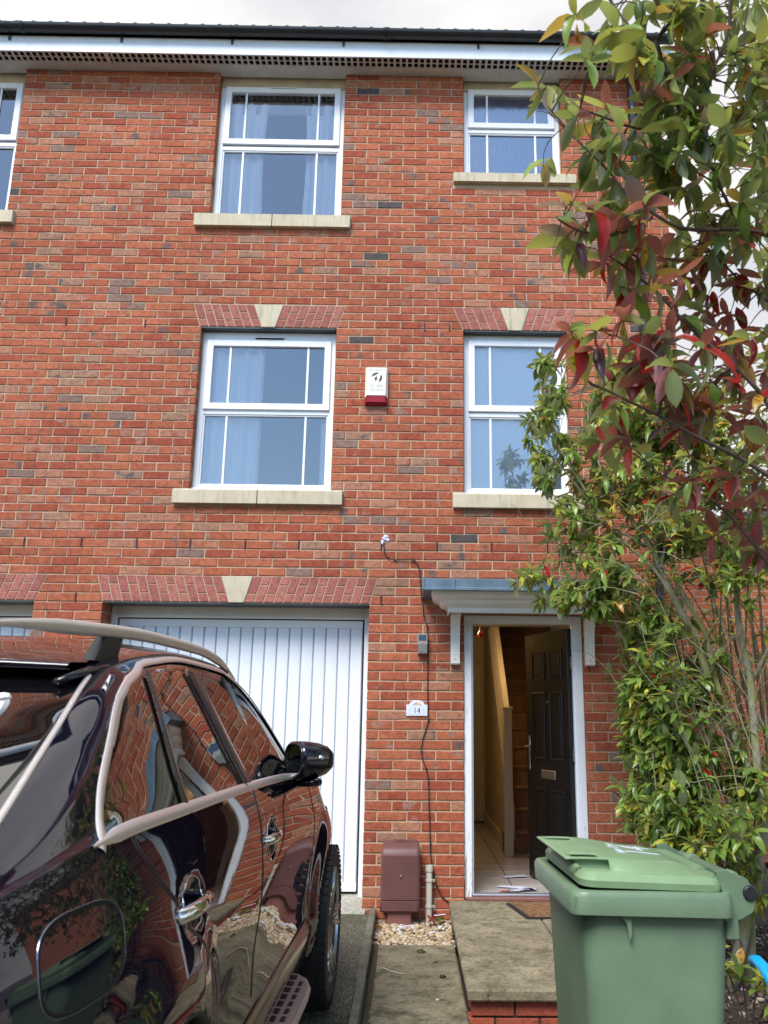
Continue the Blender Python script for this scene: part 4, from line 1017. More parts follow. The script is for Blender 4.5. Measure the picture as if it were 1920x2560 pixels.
clod("pebble", "pale pebble on the front path slab", -.26, -1.95, -.076, .011, GRAV, 3)

# ------------------------------------------------------------------ the car (local frame: x right, y forward, z up)
car = empty("parked_car", (-1.83, -3.70, -.022), -0.0237, label="dark plum black SUV parked on the driveway facing the garage", cat="car")
def paint_mat():
    m = Mat("dark_plum_metallic_paint"); p = m.coord()
    fl = m.new("TexVoronoi", i_Scale=900.); m.link(p, fl.inputs['Vector'])
    m.base(m.mix(m.ramp(fl.outputs['Color'], [(.7, (0, 0, 0)), (.95, (.25, .25, .25))]), (.005, .0038, .011, 1), (.022, .014, .045, 1)))
    m.rough(.38); m.metal(.0); m.spec(.0); m.p.inputs['Coat Weight'].default_value = 1.; m.p.inputs['Coat Roughness'].default_value = .008; m.p.inputs['Coat IOR'].default_value = 1.62
    w = m.noise(p, 5, 2); bn = m.new("Bump", i_Strength=.008, i_Distance=.01); m.link(w, bn.inputs['Height']); m.link(bn.outputs[0], m.p.inputs['Coat Normal'])
    return m.m
PAINT = paint_mat()
CHR = Mat("satin_chrome_trim"); CHR.base((.97, .93, .91)); CHR.metal(.85); CHR.rough(.30); CHR = CHR.m
CHB = Mat("bright_chrome"); CHB.base((.8, .8, .82)); CHB.metal(1); CHB.rough(.04); CHB = CHB.m
BTR = simple("black_gloss_trim", (.008, .008, .009), .12, var=.1)
PLB = simple("black_matte_plastic", (.02, .02, .021), .55, var=.2, bump=.1)
def cg(name, base, alpha):
    m = Mat(name); m.base(base); m.rough(.0); m.spec(.8); m.p.inputs['Coat Weight'].default_value = .8; m.p.inputs['Coat IOR'].default_value = 1.8; m.p.inputs['Coat Roughness'].default_value = 0
    if alpha < 1:
        t_ = m.new("BsdfTransparent"); t_.inputs['Color'].default_value = (.62, .75, .72, 1); gl = m.new("BsdfGlossy", i_Roughness=0.)
        lw = m.new("Fresnel", i_IOR=1.9); ms = m.new("MixShader"); m.link(lw.outputs[0], ms.inputs[0]); m.link(t_.outputs[0], ms.inputs[1]); m.link(gl.outputs[0], ms.inputs[2]); m.link(ms.outputs[0], m.out.inputs['Surface'])
    return m.m
PRIV = cg("dark_privacy_glass", (.004, .004, .005), 1); TINT = cg("tinted_car_glass", (.01, .02, .02), .5)
def sm(a, b, x):
    t = min(1, max(0, (x-a)/(b-a))); return t*t*(3-2*t)
def pw(pts, x):
    """smooth piecewise cubic through points"""
    n = len(pts)
    if x <= pts[0][0]: return pts[0][1]
    if x >= pts[-1][0]: return pts[-1][1]
    for i in range(n-1):
        if x <= pts[i+1][0]: break
    def sl_(k):
        if k <= 0 or k >= n-1: return 0 if (k <= 0) else 0
        a = (pts[k][1]-pts[k-1][1])/(pts[k][0]-pts[k-1][0]); b = (pts[k+1][1]-pts[k][1])/(pts[k+1][0]-pts[k][0])
        return 0 if a*b < 0 else (2*a*b/(a+b) if abs(a+b) > 1e-9 else 0)
    x0, y0 = pts[i]; x1, y1 = pts[i+1]; h = x1-x0; t = (x-x0)/h
    m0 = sl_(i) if i > 0 else (y1-y0)/h; m1 = sl_(i+1) if i+1 < n-1 else (y1-y0)/h
    return (2*t**3-3*t*t+1)*y0+(t**3-2*t*t+t)*h*m0+(-2*t**3+3*t*t)*y1+(t**3-t*t)*h*m1
AF, AR = 1.48, -1.48; RW = .375
YF, YB = 2.33, -2.47
# plan half width factors
WID = [(YB, .80), (-2.35, .87), (-2.1, .93), (-1.75, .962), (-1.3, .965), (-.5, .955), (.6, .94), (1.3, .935), (1.7, .90), (2.05, .80), (2.25, .66), (YF, .5)]
ZB = [(YB, 1.02), (-2.35, 1.09), (-2.0, 1.15), (-1.6, 1.178), (-.8, 1.174), (.2, 1.155), (.75, 1.125), (1.2, 1.09), (1.7, 1.02), (2.1, .93), (YF, .80)]     # belt / shoulder height
ZT = [(YB, 1.05), (-2.3, 1.11), (-2.03, 1.17), (-1.90, 1.21), (-1.62, 1.33), (-1.40, 1.438), (-1.25, 1.490), (-1.0, 1.528), (-.6, 1.555), (-.1, 1.55), (.2, 1.505), (.45, 1.40), (.66, 1.26), (.80, 1.155), (.95, 1.12), (1.2, 1.10), (1.7, 1.035), (2.1, .945), (YF, .82)]  # top of side windows
ZCR = [(YB, 1.07), (-2.3, 1.15), (-2.03, 1.255), (-1.8, 1.345), (-1.42, 1.475), (-1.2, 1.54), (-.7, 1.618), (-.2, 1.662), (.1, 1.658), (.4, 1.57), (.8, 1.37), (1.1, 1.19), (1.3, 1.14), (1.7, 1.10), (2.1, 1.0), (YF, .86)]  # centre line
def tumble(y):  # how far the window top leans in
    zt, zb = pw(ZT, y), pw(ZB, y); return .205*min(1, max(0, (zt-zb)/.38))
def rows(y):
    w = pw(WID, y); zb, zt, zc = pw(ZB, y), pw(ZT, y), pw(ZCR, y)
    tl = tumble(y); gh = max(zt-zb, .004); e = min(1, gh/.3)
    xt = w-.035-tl-.02*(1-e); R_ = []
    R_.append((w-.10, .30)); R_.append((w-.035, .33)); R_.append((w-.012, .45)); R_.append((w-.012, .56)); R_.append((w-.006, .66))
    R_.append((w+.004, .80)); R_.append((w+.006, .92)); R_.append((w-.003, zb-.13)); R_.append((w-.016, zb-.06))
    R_.append((w-.034, zb)); R_.append((w-.040, zb+min(.012, gh*.3)))
    for t in (.33, .66): R_.append((w-.04+(xt-w+.04)*(t*.93+.07*t*t), zb+gh*t))
    R_.append((xt, zt)); R_.append((xt-.035, zt+(zc-zt)*.16+.012*e)); R_.append((xt-.11, zt+(zc-zt)*.42+.006*e)); R_.append((xt*.62, zt+(zc-zt)*.73)); R_.append((xt*.32, zt+(zc-zt)*.94)); R_.append((0, zc))
    return R_
NR = 19; SUB = 4
ROWG0, ROWG1 = 10, 13          # glass rows
def cr_(p0, p1, p2, p3, t):
    return tuple(.5*((2*b)+(-a+c)*t+(2*a-5*b+4*c-d)*t*t+(-a+3*b-3*c+d)*t**3) for a, b, c, d in zip(p0, p1, p2, p3))
BREAK = {10, 13}
def section(y):
    r_ = rows(y); out = []
    for i in range(NR-1):
        p0 = r_[i-1] if i > 0 and i not in BREAK else tuple(2*a-b for a, b in zip(r_[i], r_[i+1]))
        p3 = r_[i+2] if i+2 < NR and (i+1) not in BREAK else tuple(2*b-a for a, b in zip(r_[i], r_[i+1]))
        for k in range(SUB): out.append(cr_(p0, r_[i], r_[i+1], p3, k/SUB))
    out.append(r_[-1]); return out
NC = (NR-1)*SUB+1
def flare(y, z):
    o = 0
    for ay in (AF, AR):
        d = math.hypot(y-ay, (z-.385)*.97)
        if z < 1.0: o = max(o, .040*(1-sm(.42, .62, d))*(1 if z < .8 else 1-sm(.8, 1.0, z)*.5))
    # haunch over the rear wheel
    o += .016*math.exp(-((y+1.6)/.55)**2-((z-.98)/.13)**2)
    # sculpted crease on the doors
    o -= .008*math.exp(-((z-(.70+.02*y))/.10)**2)*sm(-1.2, -.7, y)*(1-sm(.6, 1.1, y))
    return o
# gap curves y(z): rear shut line of rear door, B pillar, front door, with nominal station
def gR(z):
    return pw([(.30, -.80), (.60, -.96), (.72, -1.06), (.85, -1.20), (1.0, -1.45), (1.12, -1.62), (1.17, -1.66), (1.3, -1.60), (1.6, -1.5)], z)
def gB(z): return pw([(.3, -.42), (.6, -.42), (1.0, -.44), (1.15, -.47), (1.3, -.50), (1.6, -.55)], z)
def gF(z): return pw([(.3, .92), (.6, .93), (.9, .95), (1.15, .86), (1.3, .8), (1.6, .8)], z)
nomR, nomB, nomF = -1.25, -.45, .92
st_ = []
def seg(a, b, n): return [a+(b-a)*k/n for k in range(n)]
st_ = seg(YB, nomR, 46)+seg(nomR, nomB, 34)+seg(nomB, nomF, 52)+seg(nomF, YF, 52)+[YF]
iR, iB, iF = 46, 80, 132
NS = len(st_)
grid_pts = []
for s in st_:
    col_ = []
    base = section(s)
    for j in range(NC):
        z = base[j][1]
        zz = z if j <= ROWG0*SUB else 1.17
        ks = [YB, nomR, nomB, nomF, YF]; vs_ = [YB, gR(zz), gB(zz), gF(zz), YF]
        k = 0
        while k < 3 and s > ks[k+1]: k += 1
        y = vs_[k]+(vs_[k+1]-vs_[k])*(s-ks[k])/(ks[k+1]-ks[k])
        wgt = 1 if j <= ROWG0*SUB else max(0, 1-(j-ROWG0*SUB)/(SUB*4.))
        y = s+(y-s)*wgt
        pt = section(y)[j] if True else base[j]
        x, z = pt
        x += flare(y, z) if j < 9*SUB else 0
        col_.append([x, y, z])
    grid_pts.append(col_)
# door handle scoops
HND = [(-1.36, .995), (-.255, 1.0)]
for col_ in grid_pts:
    for p in col_[:10*SUB]:
        for hy, hz in HND:
            d = math.hypot((p[1]-hy)/.085, (p[2]-hz)/.062)
            if d < 1: p[0] -= .020*(1-d*d)**.8
# snap vertices to wheel arch circles
ARC = .425
arch_in = [[False]*NC for _ in range(NS)]
for i, col_ in enumerate(grid_pts):
    for j, p in enumerate(col_[:8*SUB]):
        for ay in (AF, AR):
            dy, dz = p[1]-ay, p[2]-.385; d = math.hypot(dy, dz)
            if d < ARC+.014:
                arch_in[i][j] = d < ARC
                if d > ARC-.03:
                    p[1] = ay+dy/d*ARC; p[2] = .385+dz/d*ARC; arch_in[i][j] = False if d >= ARC-.0 else arch_in[i][j]
                    arch_in[i][j] = None
# smooth normals from the full grid
import numpy as np
G = np.array(grid_pts); du = np.gradient(G, axis=0); dv = np.gradient(G, axis=1)
Nn = np.cross(du, dv); Nn /= (np.linalg.norm(Nn, axis=2, keepdims=True)+1e-12)
if Nn[90, 20, 0] < 0: Nn = -Nn
def near_center(p, pad=0):
    return any(math.hypot(p[1]-ay, p[2]-.385) < ARC-.002+pad for ay in (AF, AR))
def patch(name, mat, i0, i1, j0, j1, parent, keep=None, sides=(1, -1), off=0., custom=True, **kw):
    vs = []; ns = []; fs = []
    for sd_ in sides:
        base = len(vs); wj = j1-j0+1
        for i in range(i0, i1+1):
            for j in range(j0, j1+1):
                p = G[i, j]+Nn[i, j]*off; vs.append((p[0]*sd_, p[1], p[2])); n_ = Nn[i, j]; ns.append((n_[0]*sd_, n_[1], n_[2]))
        for i in range(i0, i1):
            for j in range(j0, j1):
                c = (G[i, j]+G[i+1, j]+G[i+1, j+1]+G[i, j+1])/4
                if j < 8*SUB and near_center(c): continue
                if keep and not keep(c, i, j): continue
                q = [base+(a-i0)*wj+(b-j0) for a, b in ((i, j), (i+1, j), (i+1, j+1), (i, j+1))]
                fs.append(tuple(q if sd_ > 0 else q[::-1]))
    me = bpy.data.meshes.new(name); me.from_pydata(vs, [], fs); me.materials.append(mat); me.shade_smooth()
    if custom: me.normals_split_custom_set_from_vertices(ns)
    o = bpy.data.objects.new(name, me); link(o, parent, **kw); return o
jG0, jG1 = ROWG0*SUB, ROWG1*SUB
jT = jG1
# which stations carry side glass: from the D pillar to the A pillar
def y_of(i, j): return G[i, j][1]
yD = lambda z: pw([(1.14, -1.83), (1.16, -1.80), (1.25, -1.69), (1.34, -1.54), (1.42, -1.405), (1.46, -1.31), (1.49, -1.22), (1.505, -1.12)], z)
def gl_zone(c):   # side glass outline in (y,z)
    yd = yD(c[2])         # leaning D pillar edge
    return yd < c[1] < .86
glassf = lambda c, i, j: gl_zone(c)
for sd_ in (1, -1):
    patch("rear_quarter", PAINT, 0, iR, 0, jG0, car, sides=(sd_,))
    patch("rear_door", PAINT, iR, iB, 0, jG0, car, sides=(sd_,))
    patch("front_door", PAINT, iB, iF, 0, jG0, car, sides=(sd_,))
    patch("front_wing", PAINT, iF, NS-1, 0, jG0, car, sides=(sd_,))
    patch("rear_pillar", PAINT, 0, NS-1, jG0, jG1, car, keep=lambda c, i, j: not gl_zone(c) and c[1] < 0, sides=(sd_,))
    patch("front_pillar", PAINT, 0, NS-1, jG0, jG1, car, keep=lambda c, i, j: not gl_zone(c) and c[1] >= 0, sides=(sd_,))
# roof, with rear window, windscreen regions left out
xg = lambda y: .70+.09*(-1.35-y)/.5
def rear_glass(c): return -1.99 < c[1] < -1.355 and abs(c[0]) < xg(c[1])
def wind(c): return .14 < c[1] < 1.12 and c[2] > 1.13
patch("roof", PAINT, 0, NS-1, jG1, NC-1, car, keep=lambda c, i, j: not (rear_glass(c) or wind(c)))
def off_strip(name, mat, keep, i0, i1, j0, j1, off, sides=(1, -1)): return patch(name, mat, i0, i1, j0, j1, car, keep=keep, off=off, sides=sides)
off_strip("rear_window", PRIV, lambda c, i, j: -2.01 < c[1] < -1.34 and abs(c[0]) < .84, 0, iR+20, jG1-3, NC-1, -.006)
off_strip("windscreen", TINT, lambda c, i, j: .12 < c[1] < 1.14, iB, NS-1, jG1, NC-1, -.004)
def win_part(name, mat, ya, yb, sd_):
    return patch(name, mat, 0, NS-1, jG0, jG1, car, keep=lambda c, i, j: ya(c[2]) < c[1] < yb(c[2]), off=-.008, sides=(sd_,))
yQ = lambda z: -1.27+(z-1.17)*.55; yBp = lambda z: -.50-(z-1.17)*.25; yA = lambda z: .88
for sd_ in (1, -1):
    win_part("quarter_window", PRIV, yD, yQ, sd_); win_part("rear_door_window", PRIV, yQ, yBp, sd_); win_part("front_door_window", TINT, yBp, yA, sd_)
# helpers to find a point on the surface for (y,z) on the side, and for window plane
def surf_at(y, z, lo=0, hi=jG1):
    best = None
    i = int(np.argmin(np.abs(G[:, (lo+hi)//2, 1]-y)))
    bd = 1e9
    for ii in range(max(0, i-14), min(NS, i+15)):
        for jj in range(lo, hi+1):
            d = (G[ii, jj, 1]-y)**2+(G[ii, jj, 2]-z)**2
            if d < bd: bd = d; best = (ii, jj)
    ii, jj = best; p = G[ii, jj]; n_ = Nn[ii, jj]
    # project along the tangent plane
    x = p[0]-(n_[1]*(y-p[1])+n_[2]*(z-p[2]))/max(n_[0], .2)
    return Vector((x, y, z)), Vector(n_)
def strip(name, mat, pts, w, h, mirror=True, closed=False):
    """raised trim: half-round band following points (pos, normal)"""
    for sd_ in ((1, -1) if mirror else (1,)):
        b = MB(); n = len(pts); K = 7; vs = []
        for k, (p, nn) in enumerate(pts):
            t = (pts[min(k+1, n-1)][0]-pts[max(k-1, 0)][0]).normalized(); a = nn.cross(t).normalized(); w_ = w[k] if isinstance(w, list) else w
            for q in range(K):
                an = pi*q/(K-1); v = p+a*(math.cos(an)*w_/2)+nn*(math.sin(an)*h-.0015); vs.append((v.x*sd_, v.y, v.z))
        b.add(vs, [(k*K+q, k*K+q+1, (k+1)*K+q+1, (k+1)*K+q) for k in range(n-1) for q in range(K-1)])
        o = obj(name, b, mat, car, smooth=True)
# gap lines
GAPM = simple("dark_panel_gap", (.002, .002, .002), .9)
for (ii, j0) in ((iR, 3*SUB), (iB, 3*SUB), (iF, 3*SUB)):
    pts = [(Vector(G[ii, j]), Vector(Nn[ii, j])) for j in range(j0, jG0+1) if not near_center(G[ii, j], .004)]
    strip("panel_gap", GAPM, pts, .0085, .0022)
    for o_ in (-.0075, .0075): strip("door_edge", PAINT, [(p+Vector((0, o_, 0)), n_) for p, n_ in pts], .007, .0028)
# chrome belt and window surround
def rowpts(j, ya, yb, step=1):
    out = []
    for i in range(0, NS, step):
        if ya <= G[i, j, 1] <= yb: out.append((Vector(G[i, j]), Vector(Nn[i, j])))
    return out
belt = rowpts(jG0-2, -1.84, .93)
nb_ = len(belt); strip("chrome_belt_trim", CHR, belt, [.029*min(1, .12+k/7) if k < 7 else .029 for k in range(nb_)], .0055)
top = rowpts(jG1+1, -1.14, .80)
up_ = []
for k in range(15):
    z = 1.165+k*(1.495-1.165)/14; y = yD(z)-.012
    p, nn = surf_at(y, z, jG0-3, jG1+3); up_.append((p, nn))
topr = [q for q in top if q[0].y > up_[-1][0].y+.04]
strip("chrome_window_surround", CHR, up_+topr, .024, .005)
def bar(name, mat, fy, w, h, z0=1.175, z1=1.50):
    pts = []
    for k in range(12):
        z = z0+(z1-z0)*k/11; y = fy(z)
        i = int(np.argmin(np.abs(G[:, jG1, 1]-y)))
        if z > G[i, jG1, 2]-.0: break
        pts.append(surf_at(y, z, jG0, jG1))
    strip(name, mat, pts, w, h)
bar("window_divider", BTR, yQ, .034, .004); bar("pillar_trim", BTR, lambda z: yBp(z)+.02, .10, .0035, 1.18, 1.56)
bar("window_seal", PLB, lambda z: yBp(z)-.045, .018, .007, 1.18, 1.56)
# black seal round rear glass, chrome line along its edge
def topsurf(y, x):
    i = int(np.argmin(np.abs(G[:, NC-8, 1]-y))); j = int(np.argmin(np.abs(G[i, jG1:, 0]-abs(x))))+jG1
    p = G[i, j]; n_ = Nn[i, j]; z = p[2]-(n_[0]*(abs(x)-p[0])+n_[1]*(y-p[1]))/max(n_[2], .2)
    return Vector((abs(x), y, z)), Vector(n_)
ed = [topsurf(y, xg(y)) for y in [-2.0+k*.65/20 for k in range(21)]]
strip("rear_glass_trim", CHR, ed, .014, .005)
tp = [topsurf(-1.345, x) for x in [.68*k/10 for k in range(11)]]
strip("rear_glass_seal", BTR, tp, .02, .003)
# small spoiler lip at the roof end
b = MB(); vs = []
for k in range(25):
    x = -.66+1.32*k/24; p, n_ = topsurf(-1.28, x); e = 1-(abs(x)/.66)**4*.5
    vs += [(x, -1.22, p.z+.012), (x, -1.35-.03*e, p.z+.008*e), (x, -1.37-.035*e, p.z-.009), (x, -1.33, p.z-.016)]
b.add(vs, [(k*4+q, k*4+(q+1) % 4, (k+1)*4+(q+1) % 4, (k+1)*4+q) for k in range(24) for q in range(4)]); obj("spoiler", b, PAINT, car, smooth=True)
for sd_ in (1, -1):
    b = MB(); b.tube([(sd_*.66, -1.43, 1.462), (sd_*.685, -1.37, 1.482), (sd_*.702, -1.28, 1.50), (sd_*.71, -1.20, 1.512)], [.012, .016, .014, .006], 8, flat=.6); obj("spoiler_fin", b, BTR, car, smooth=True)
# roof rails
for sd_ in (1, -1):
    RP = [(-1.93, 1.50), (-1.76, 1.543), (-1.39, 1.573), (-.77, 1.602), (-.3, 1.605), (0, 1.59), (.2, 1.562), (.36, 1.53)]
    pts = []
    for k in range(41):
        y = -1.78+(.36+1.78)*k/40; z = pw(RP, y)+.012; x = .655+.012*math.cos((y+.6)*1.2)
        pts.append((sd_*x, y, z))
    b = MB(); b.tube(pts, [.0125*min(1, .25+4*min(k, 40-k)/40*1.2) for k in range(41)], 10, flat=1.35, upv=(0, 0, 1)); rail = obj("roof_rail", b, simple("satin_alu_rail", (.80, .78, .70), .42, .75, var=.05), car, smooth=True)
    for y0 in (-1.15, .12):
        z1 = pw(RP, y0)+.0; p, n_ = topsurf(y0, .66)
        b = MB(); b.add([(sd_*(.655-.014), y0-.10, p.z-.01), (sd_*(.655+.016), y0-.10, p.z-.012), (sd_*(.655+.016), y0+.05, p.z-.012), (sd_*(.655-.014), y0+.05, p.z-.01),
                         (sd_*(.655-.012), y0-.02, z1+.004), (sd_*(.655+.012), y0-.02, z1+.004), (sd_*(.655+.012), y0+.10, z1+.004), (sd_*(.655-.012), y0+.10, z1+.004)],
                        [(0, 1, 2, 3), (4, 5, 6, 7), (0, 1, 5, 4), (1, 2, 6, 5), (2, 3, 7, 6), (3, 0, 4, 7)]); obj("rail_foot", b, PLB, rail)
# door handles
for sd_ in (1, -1):
    for hy, hz in HND:
        p, n_ = surf_at(hy, hz, 4*SUB, jG0); x = p.x+.030
        b = MB(); pts = [(sd_*(p.x-.004), hy-.125, hz-.002), (sd_*(p.x+.022), hy-.112, hz), (sd_*(p.x+.036), hy-.06, hz+.002), (sd_*(p.x+.040), hy, hz+.003), (sd_*(p.x+.034), hy+.07, hz+.003), (sd_*(p.x+.010), hy+.118, hz+.002), (sd_*(p.x-.006), hy+.122, hz+.002)]
        b.tube(pts, [.009, .0125, .014, .014, .013, .010, .007], 12, flat=1.25, upv=(0, 0, 1)); obj("door_handle", b, CHB, car, smooth=True)
        ring = []
        for k in range(33):
            a = 2*pi*k/32; q, qn = surf_at(hy+.083*math.cos(a), hz+.060*math.sin(a), 4*SUB, jG0); q = Vector((q.x, hy+.083*math.cos(a), hz+.060*math.sin(a))); ring.append((sd_*(q.x+.0006), q.y, q.z))
        b = MB(); b.tube(ring, .0022, 6, caps=False); obj("handle_surround", b, CHB, car, smooth=True)
        bow = MB(); vs = []
        for rr_ in range(7):
            for k in range(24):
                a = 2*pi*k/24; f = rr_/6; q = (hy+.081*f*math.cos(a), hz+.058*f*math.sin(a)); vs.append((sd_*(p.x+.0215-.021*(1-f*f)**.8), q[0], q[1]))
        bow.add(vs, [(r_*24+k, r_*24+(k+1) % 24, (r_+1)*24+(k+1) % 24, (r_+1)*24+k) for r_ in range(6) for k in range(24)])
# fuel flap on the right rear quarter
fc = (-1.915, 1.03); pts = []
for k in range(41):
    a = 2*pi*k/40; c_, s_ = math.cos(a), math.sin(a); e = 3.2
    dy = .128*abs(c_)**(2/e)*(1 if c_ > 0 else -1); dz = .066*abs(s_)**(2/e)*(1 if s_ > 0 else -1)
    pts.append(surf_at(fc[0]+dy, fc[1]+dz, 4*SUB, jG0+2))
strip("fuel_flap_gap", GAPM, pts, .010, .0026, mirror=False)
strip("fuel_flap_highlight", simple("flap_edge_highlight_metal", (.35, .36, .42), .2, .9), [(p+Vector((0, 0, 0))-n_*.0008+Vector((0, .004*math.cos(2*pi*k/40), .004*math.sin(2*pi*k/40))), n_) for k, (p, n_) in enumerate(pts)], .0022, .0032, mirror=False)  # pale metal ring stands in for the highlight along the flap edge
# arches: inner liner and lip
for sd_ in (1, -1):
    for ay in (AF, AR):
        lip = []
        for k in range(37):
            a = -.45+(pi+.9)*k/36; y, z = ay+ARC*math.cos(a), .385+ARC*math.sin(a)
            if z < .30: continue
            q, qn = surf_at(y, z, 0, 9*SUB); lip.append((q, y, z))
        b = MB(); n = len(lip); vs = []
        for q, y, z in lip:
            for dx, sc in ((.001, 1.0), (.0, .985), (-.03, .975), (-.10, .99), (-.34, .99)):
                vs.append((sd_*(q.x+dx), ay+(y-ay)*sc, .385+(z-.385)*sc))
        b.add(vs, [(k*5+q, k*5+q+1, (k+1)*5+q+1, (k+1)*5+q) for k in range(n-1) for q in range(4)]); obj("wheel_arch_liner", b, PLB, car, smooth=True)
# sill cladding and running boards
for sd_ in (1, -1):
    b = MB(); pr = [(.86, .29), (.935, .33), (.955, .40), (.962, .47), (.945, .515), (.90, .52)]; vs = []
    ys_ = [-1.04+k*(2.08)/30 for k in range(31)]
    for y in ys_:
        w = pw(WID, y)-.955
        for x, z in pr: vs.append((sd_*(x+w+.004), y, z))
    b.add(vs, [(k*6+q, k*6+(q+1) % 6, (k+1)*6+(q+1) % 6, (k+1)*6+q) for k in range(30) for q in range(6)]); obj("sill_cladding", b, BTR, car, smooth=2)
    RB0 = simple("brushed_alu_step", (.50, .45, .42), .38, .7, var=.06) if sd_ == 1 else RB0
    pl = [(.88, -.98), (.96, -.93), (1.01, -.84), (1.025, -.7)]+[(1.025, .20), (1.017, .34), (.99, .44), (.95, .50), (.91, .52), (.88, .52)]
    b = MB(); b.prism([(sd_*x, y) for x, y in pl], 'z', .365, .39); rb = obj("running_board", b, RB0, car)
    b = MB(); b.prism([(sd_*(x-.01 if x > .95 else x), y) for x, y in pl], 'z', .34, .3648); obj("step_underside", b, PLB, rb)
    b = MB(); b.tube([(sd_*x, y, .378) for x, y in pl[1:-1]], .0135, 8); obj("step_rim", b, RB0, rb, smooth=True)
    for k in range(16):
        y = -.80+k*.083
        for q, x in enumerate((.918, .952, .986)):
            if y > .38 and q == 2: continue
            b = MB(); b.bbox(sd_*x-.0095, sd_*x+.0095, y-.029, y+.029, .3875, .3915, .003)
            for m_ in (-1, 0, 1): b.bbox(sd_*x-.005, sd_*x+.005, y+m_*.018-.004, y+m_*.018+.004, .391, .394, .001)
            obj("rubber_pad", b, PLB, rb)
# mirrors
for sd_ in (1, -1):
    mx_, my_, mz_ = 1.035, .44, 1.185
    b = MB(); vs = []; prf = [(-.075, .88), (-.070, .97), (-.055, 1.0), (-.02, 1.0), (.03, .93), (.07, .78), (.10, .52), (.115, .2)]
    for dy, s in prf:
        for k in range(28):
            a = 2*pi*k/28; c_, s__ = math.cos(a), math.sin(a); e = 3.
            x = .100*s*abs(c_)**(2/e)*(1 if c_ > 0 else -1); z = .082*s*abs(s__)**(2/e)*(1 if s__ > 0 else -1)
            z += x*.10; vs.append((sd_*(mx_+x), my_+dy-.12*x, mz_+z*(1-.18*(x/.12))))
    b.add(vs, [(i*28+k, i*28+(k+1) % 28, (i+1)*28+(k+1) % 28, (i+1)*28+k) for i in range(len(prf)-1) for k in range(28)]+[tuple((len(prf)-1)*28+k for k in range(28))]); mir = obj("wing_mirror", b, PAINT, car, smooth=True)
    b = MB(); ring = []
    for k in range(28):
        a = 2*pi*k/28; c_, s__ = math.cos(a), math.sin(a); x = .083*abs(c_)**(2/3.)*(1 if c_ > 0 else -1); z = .068*abs(s__)**(2/3.)*(1 if s__ > 0 else -1); ring.append((sd_*(mx_+x), my_-.072-.12*x, mz_+(z+x*.1)*(1-.18*x/.12)))
    b.add(ring, [tuple(range(28))]); obj("mirror_glass", b, CHB, mir, fix=False)
    b = MB(); b.tube(ring+[ring[0]], .009, 8, caps=False); obj("mirror_rim", b, BTR, mir, smooth=True)
    b = MB(); b.tube([(sd_*(mx_-.03+.13*t_), my_+.055-.06*t_*t_, mz_+.016) for t_ in (0, .25, .5, .75, 1)], .012, 8, flat=.9); obj("indicator_lamp", b, CHB, mir, smooth=True)
    b = MB(); b.tube([(sd_*(mx_-.015+.12*t_), my_+.03-.05*t_*t_, mz_-.078+.006*t_) for t_ in (0, .3, .6, 1)], .013, 8, flat=.7); obj("mirror_base_trim", b, BTR, mir, smooth=True)
    b = MB(); b.tube([(sd_*.865, .56, 1.135), (sd_*.92, .52, 1.125), (sd_*.97, .47, 1.125), (sd_*1.02, .45, 1.13)], [.045, .035, .028, .026], 10, flat=.6); obj("mirror_arm", b, BTR, mir, smooth=True)
for o in list(car.children):
    if o.name.startswith("wing_mirror"):
        sg = 1 if o.data.vertices[0].co.x > 0 else -1
        Rm_ = Matrix.Translation((sg*.965, .50, 1.212)) @ Matrix.Rotation(sg*rad(-50), 4, 'Z') @ Matrix.Translation((-sg*1.035, -.44, -1.185))
        for q in [o]+list(o.children):
            if not q.name.startswith("mirror_arm"): q.data.transform(Rm_)
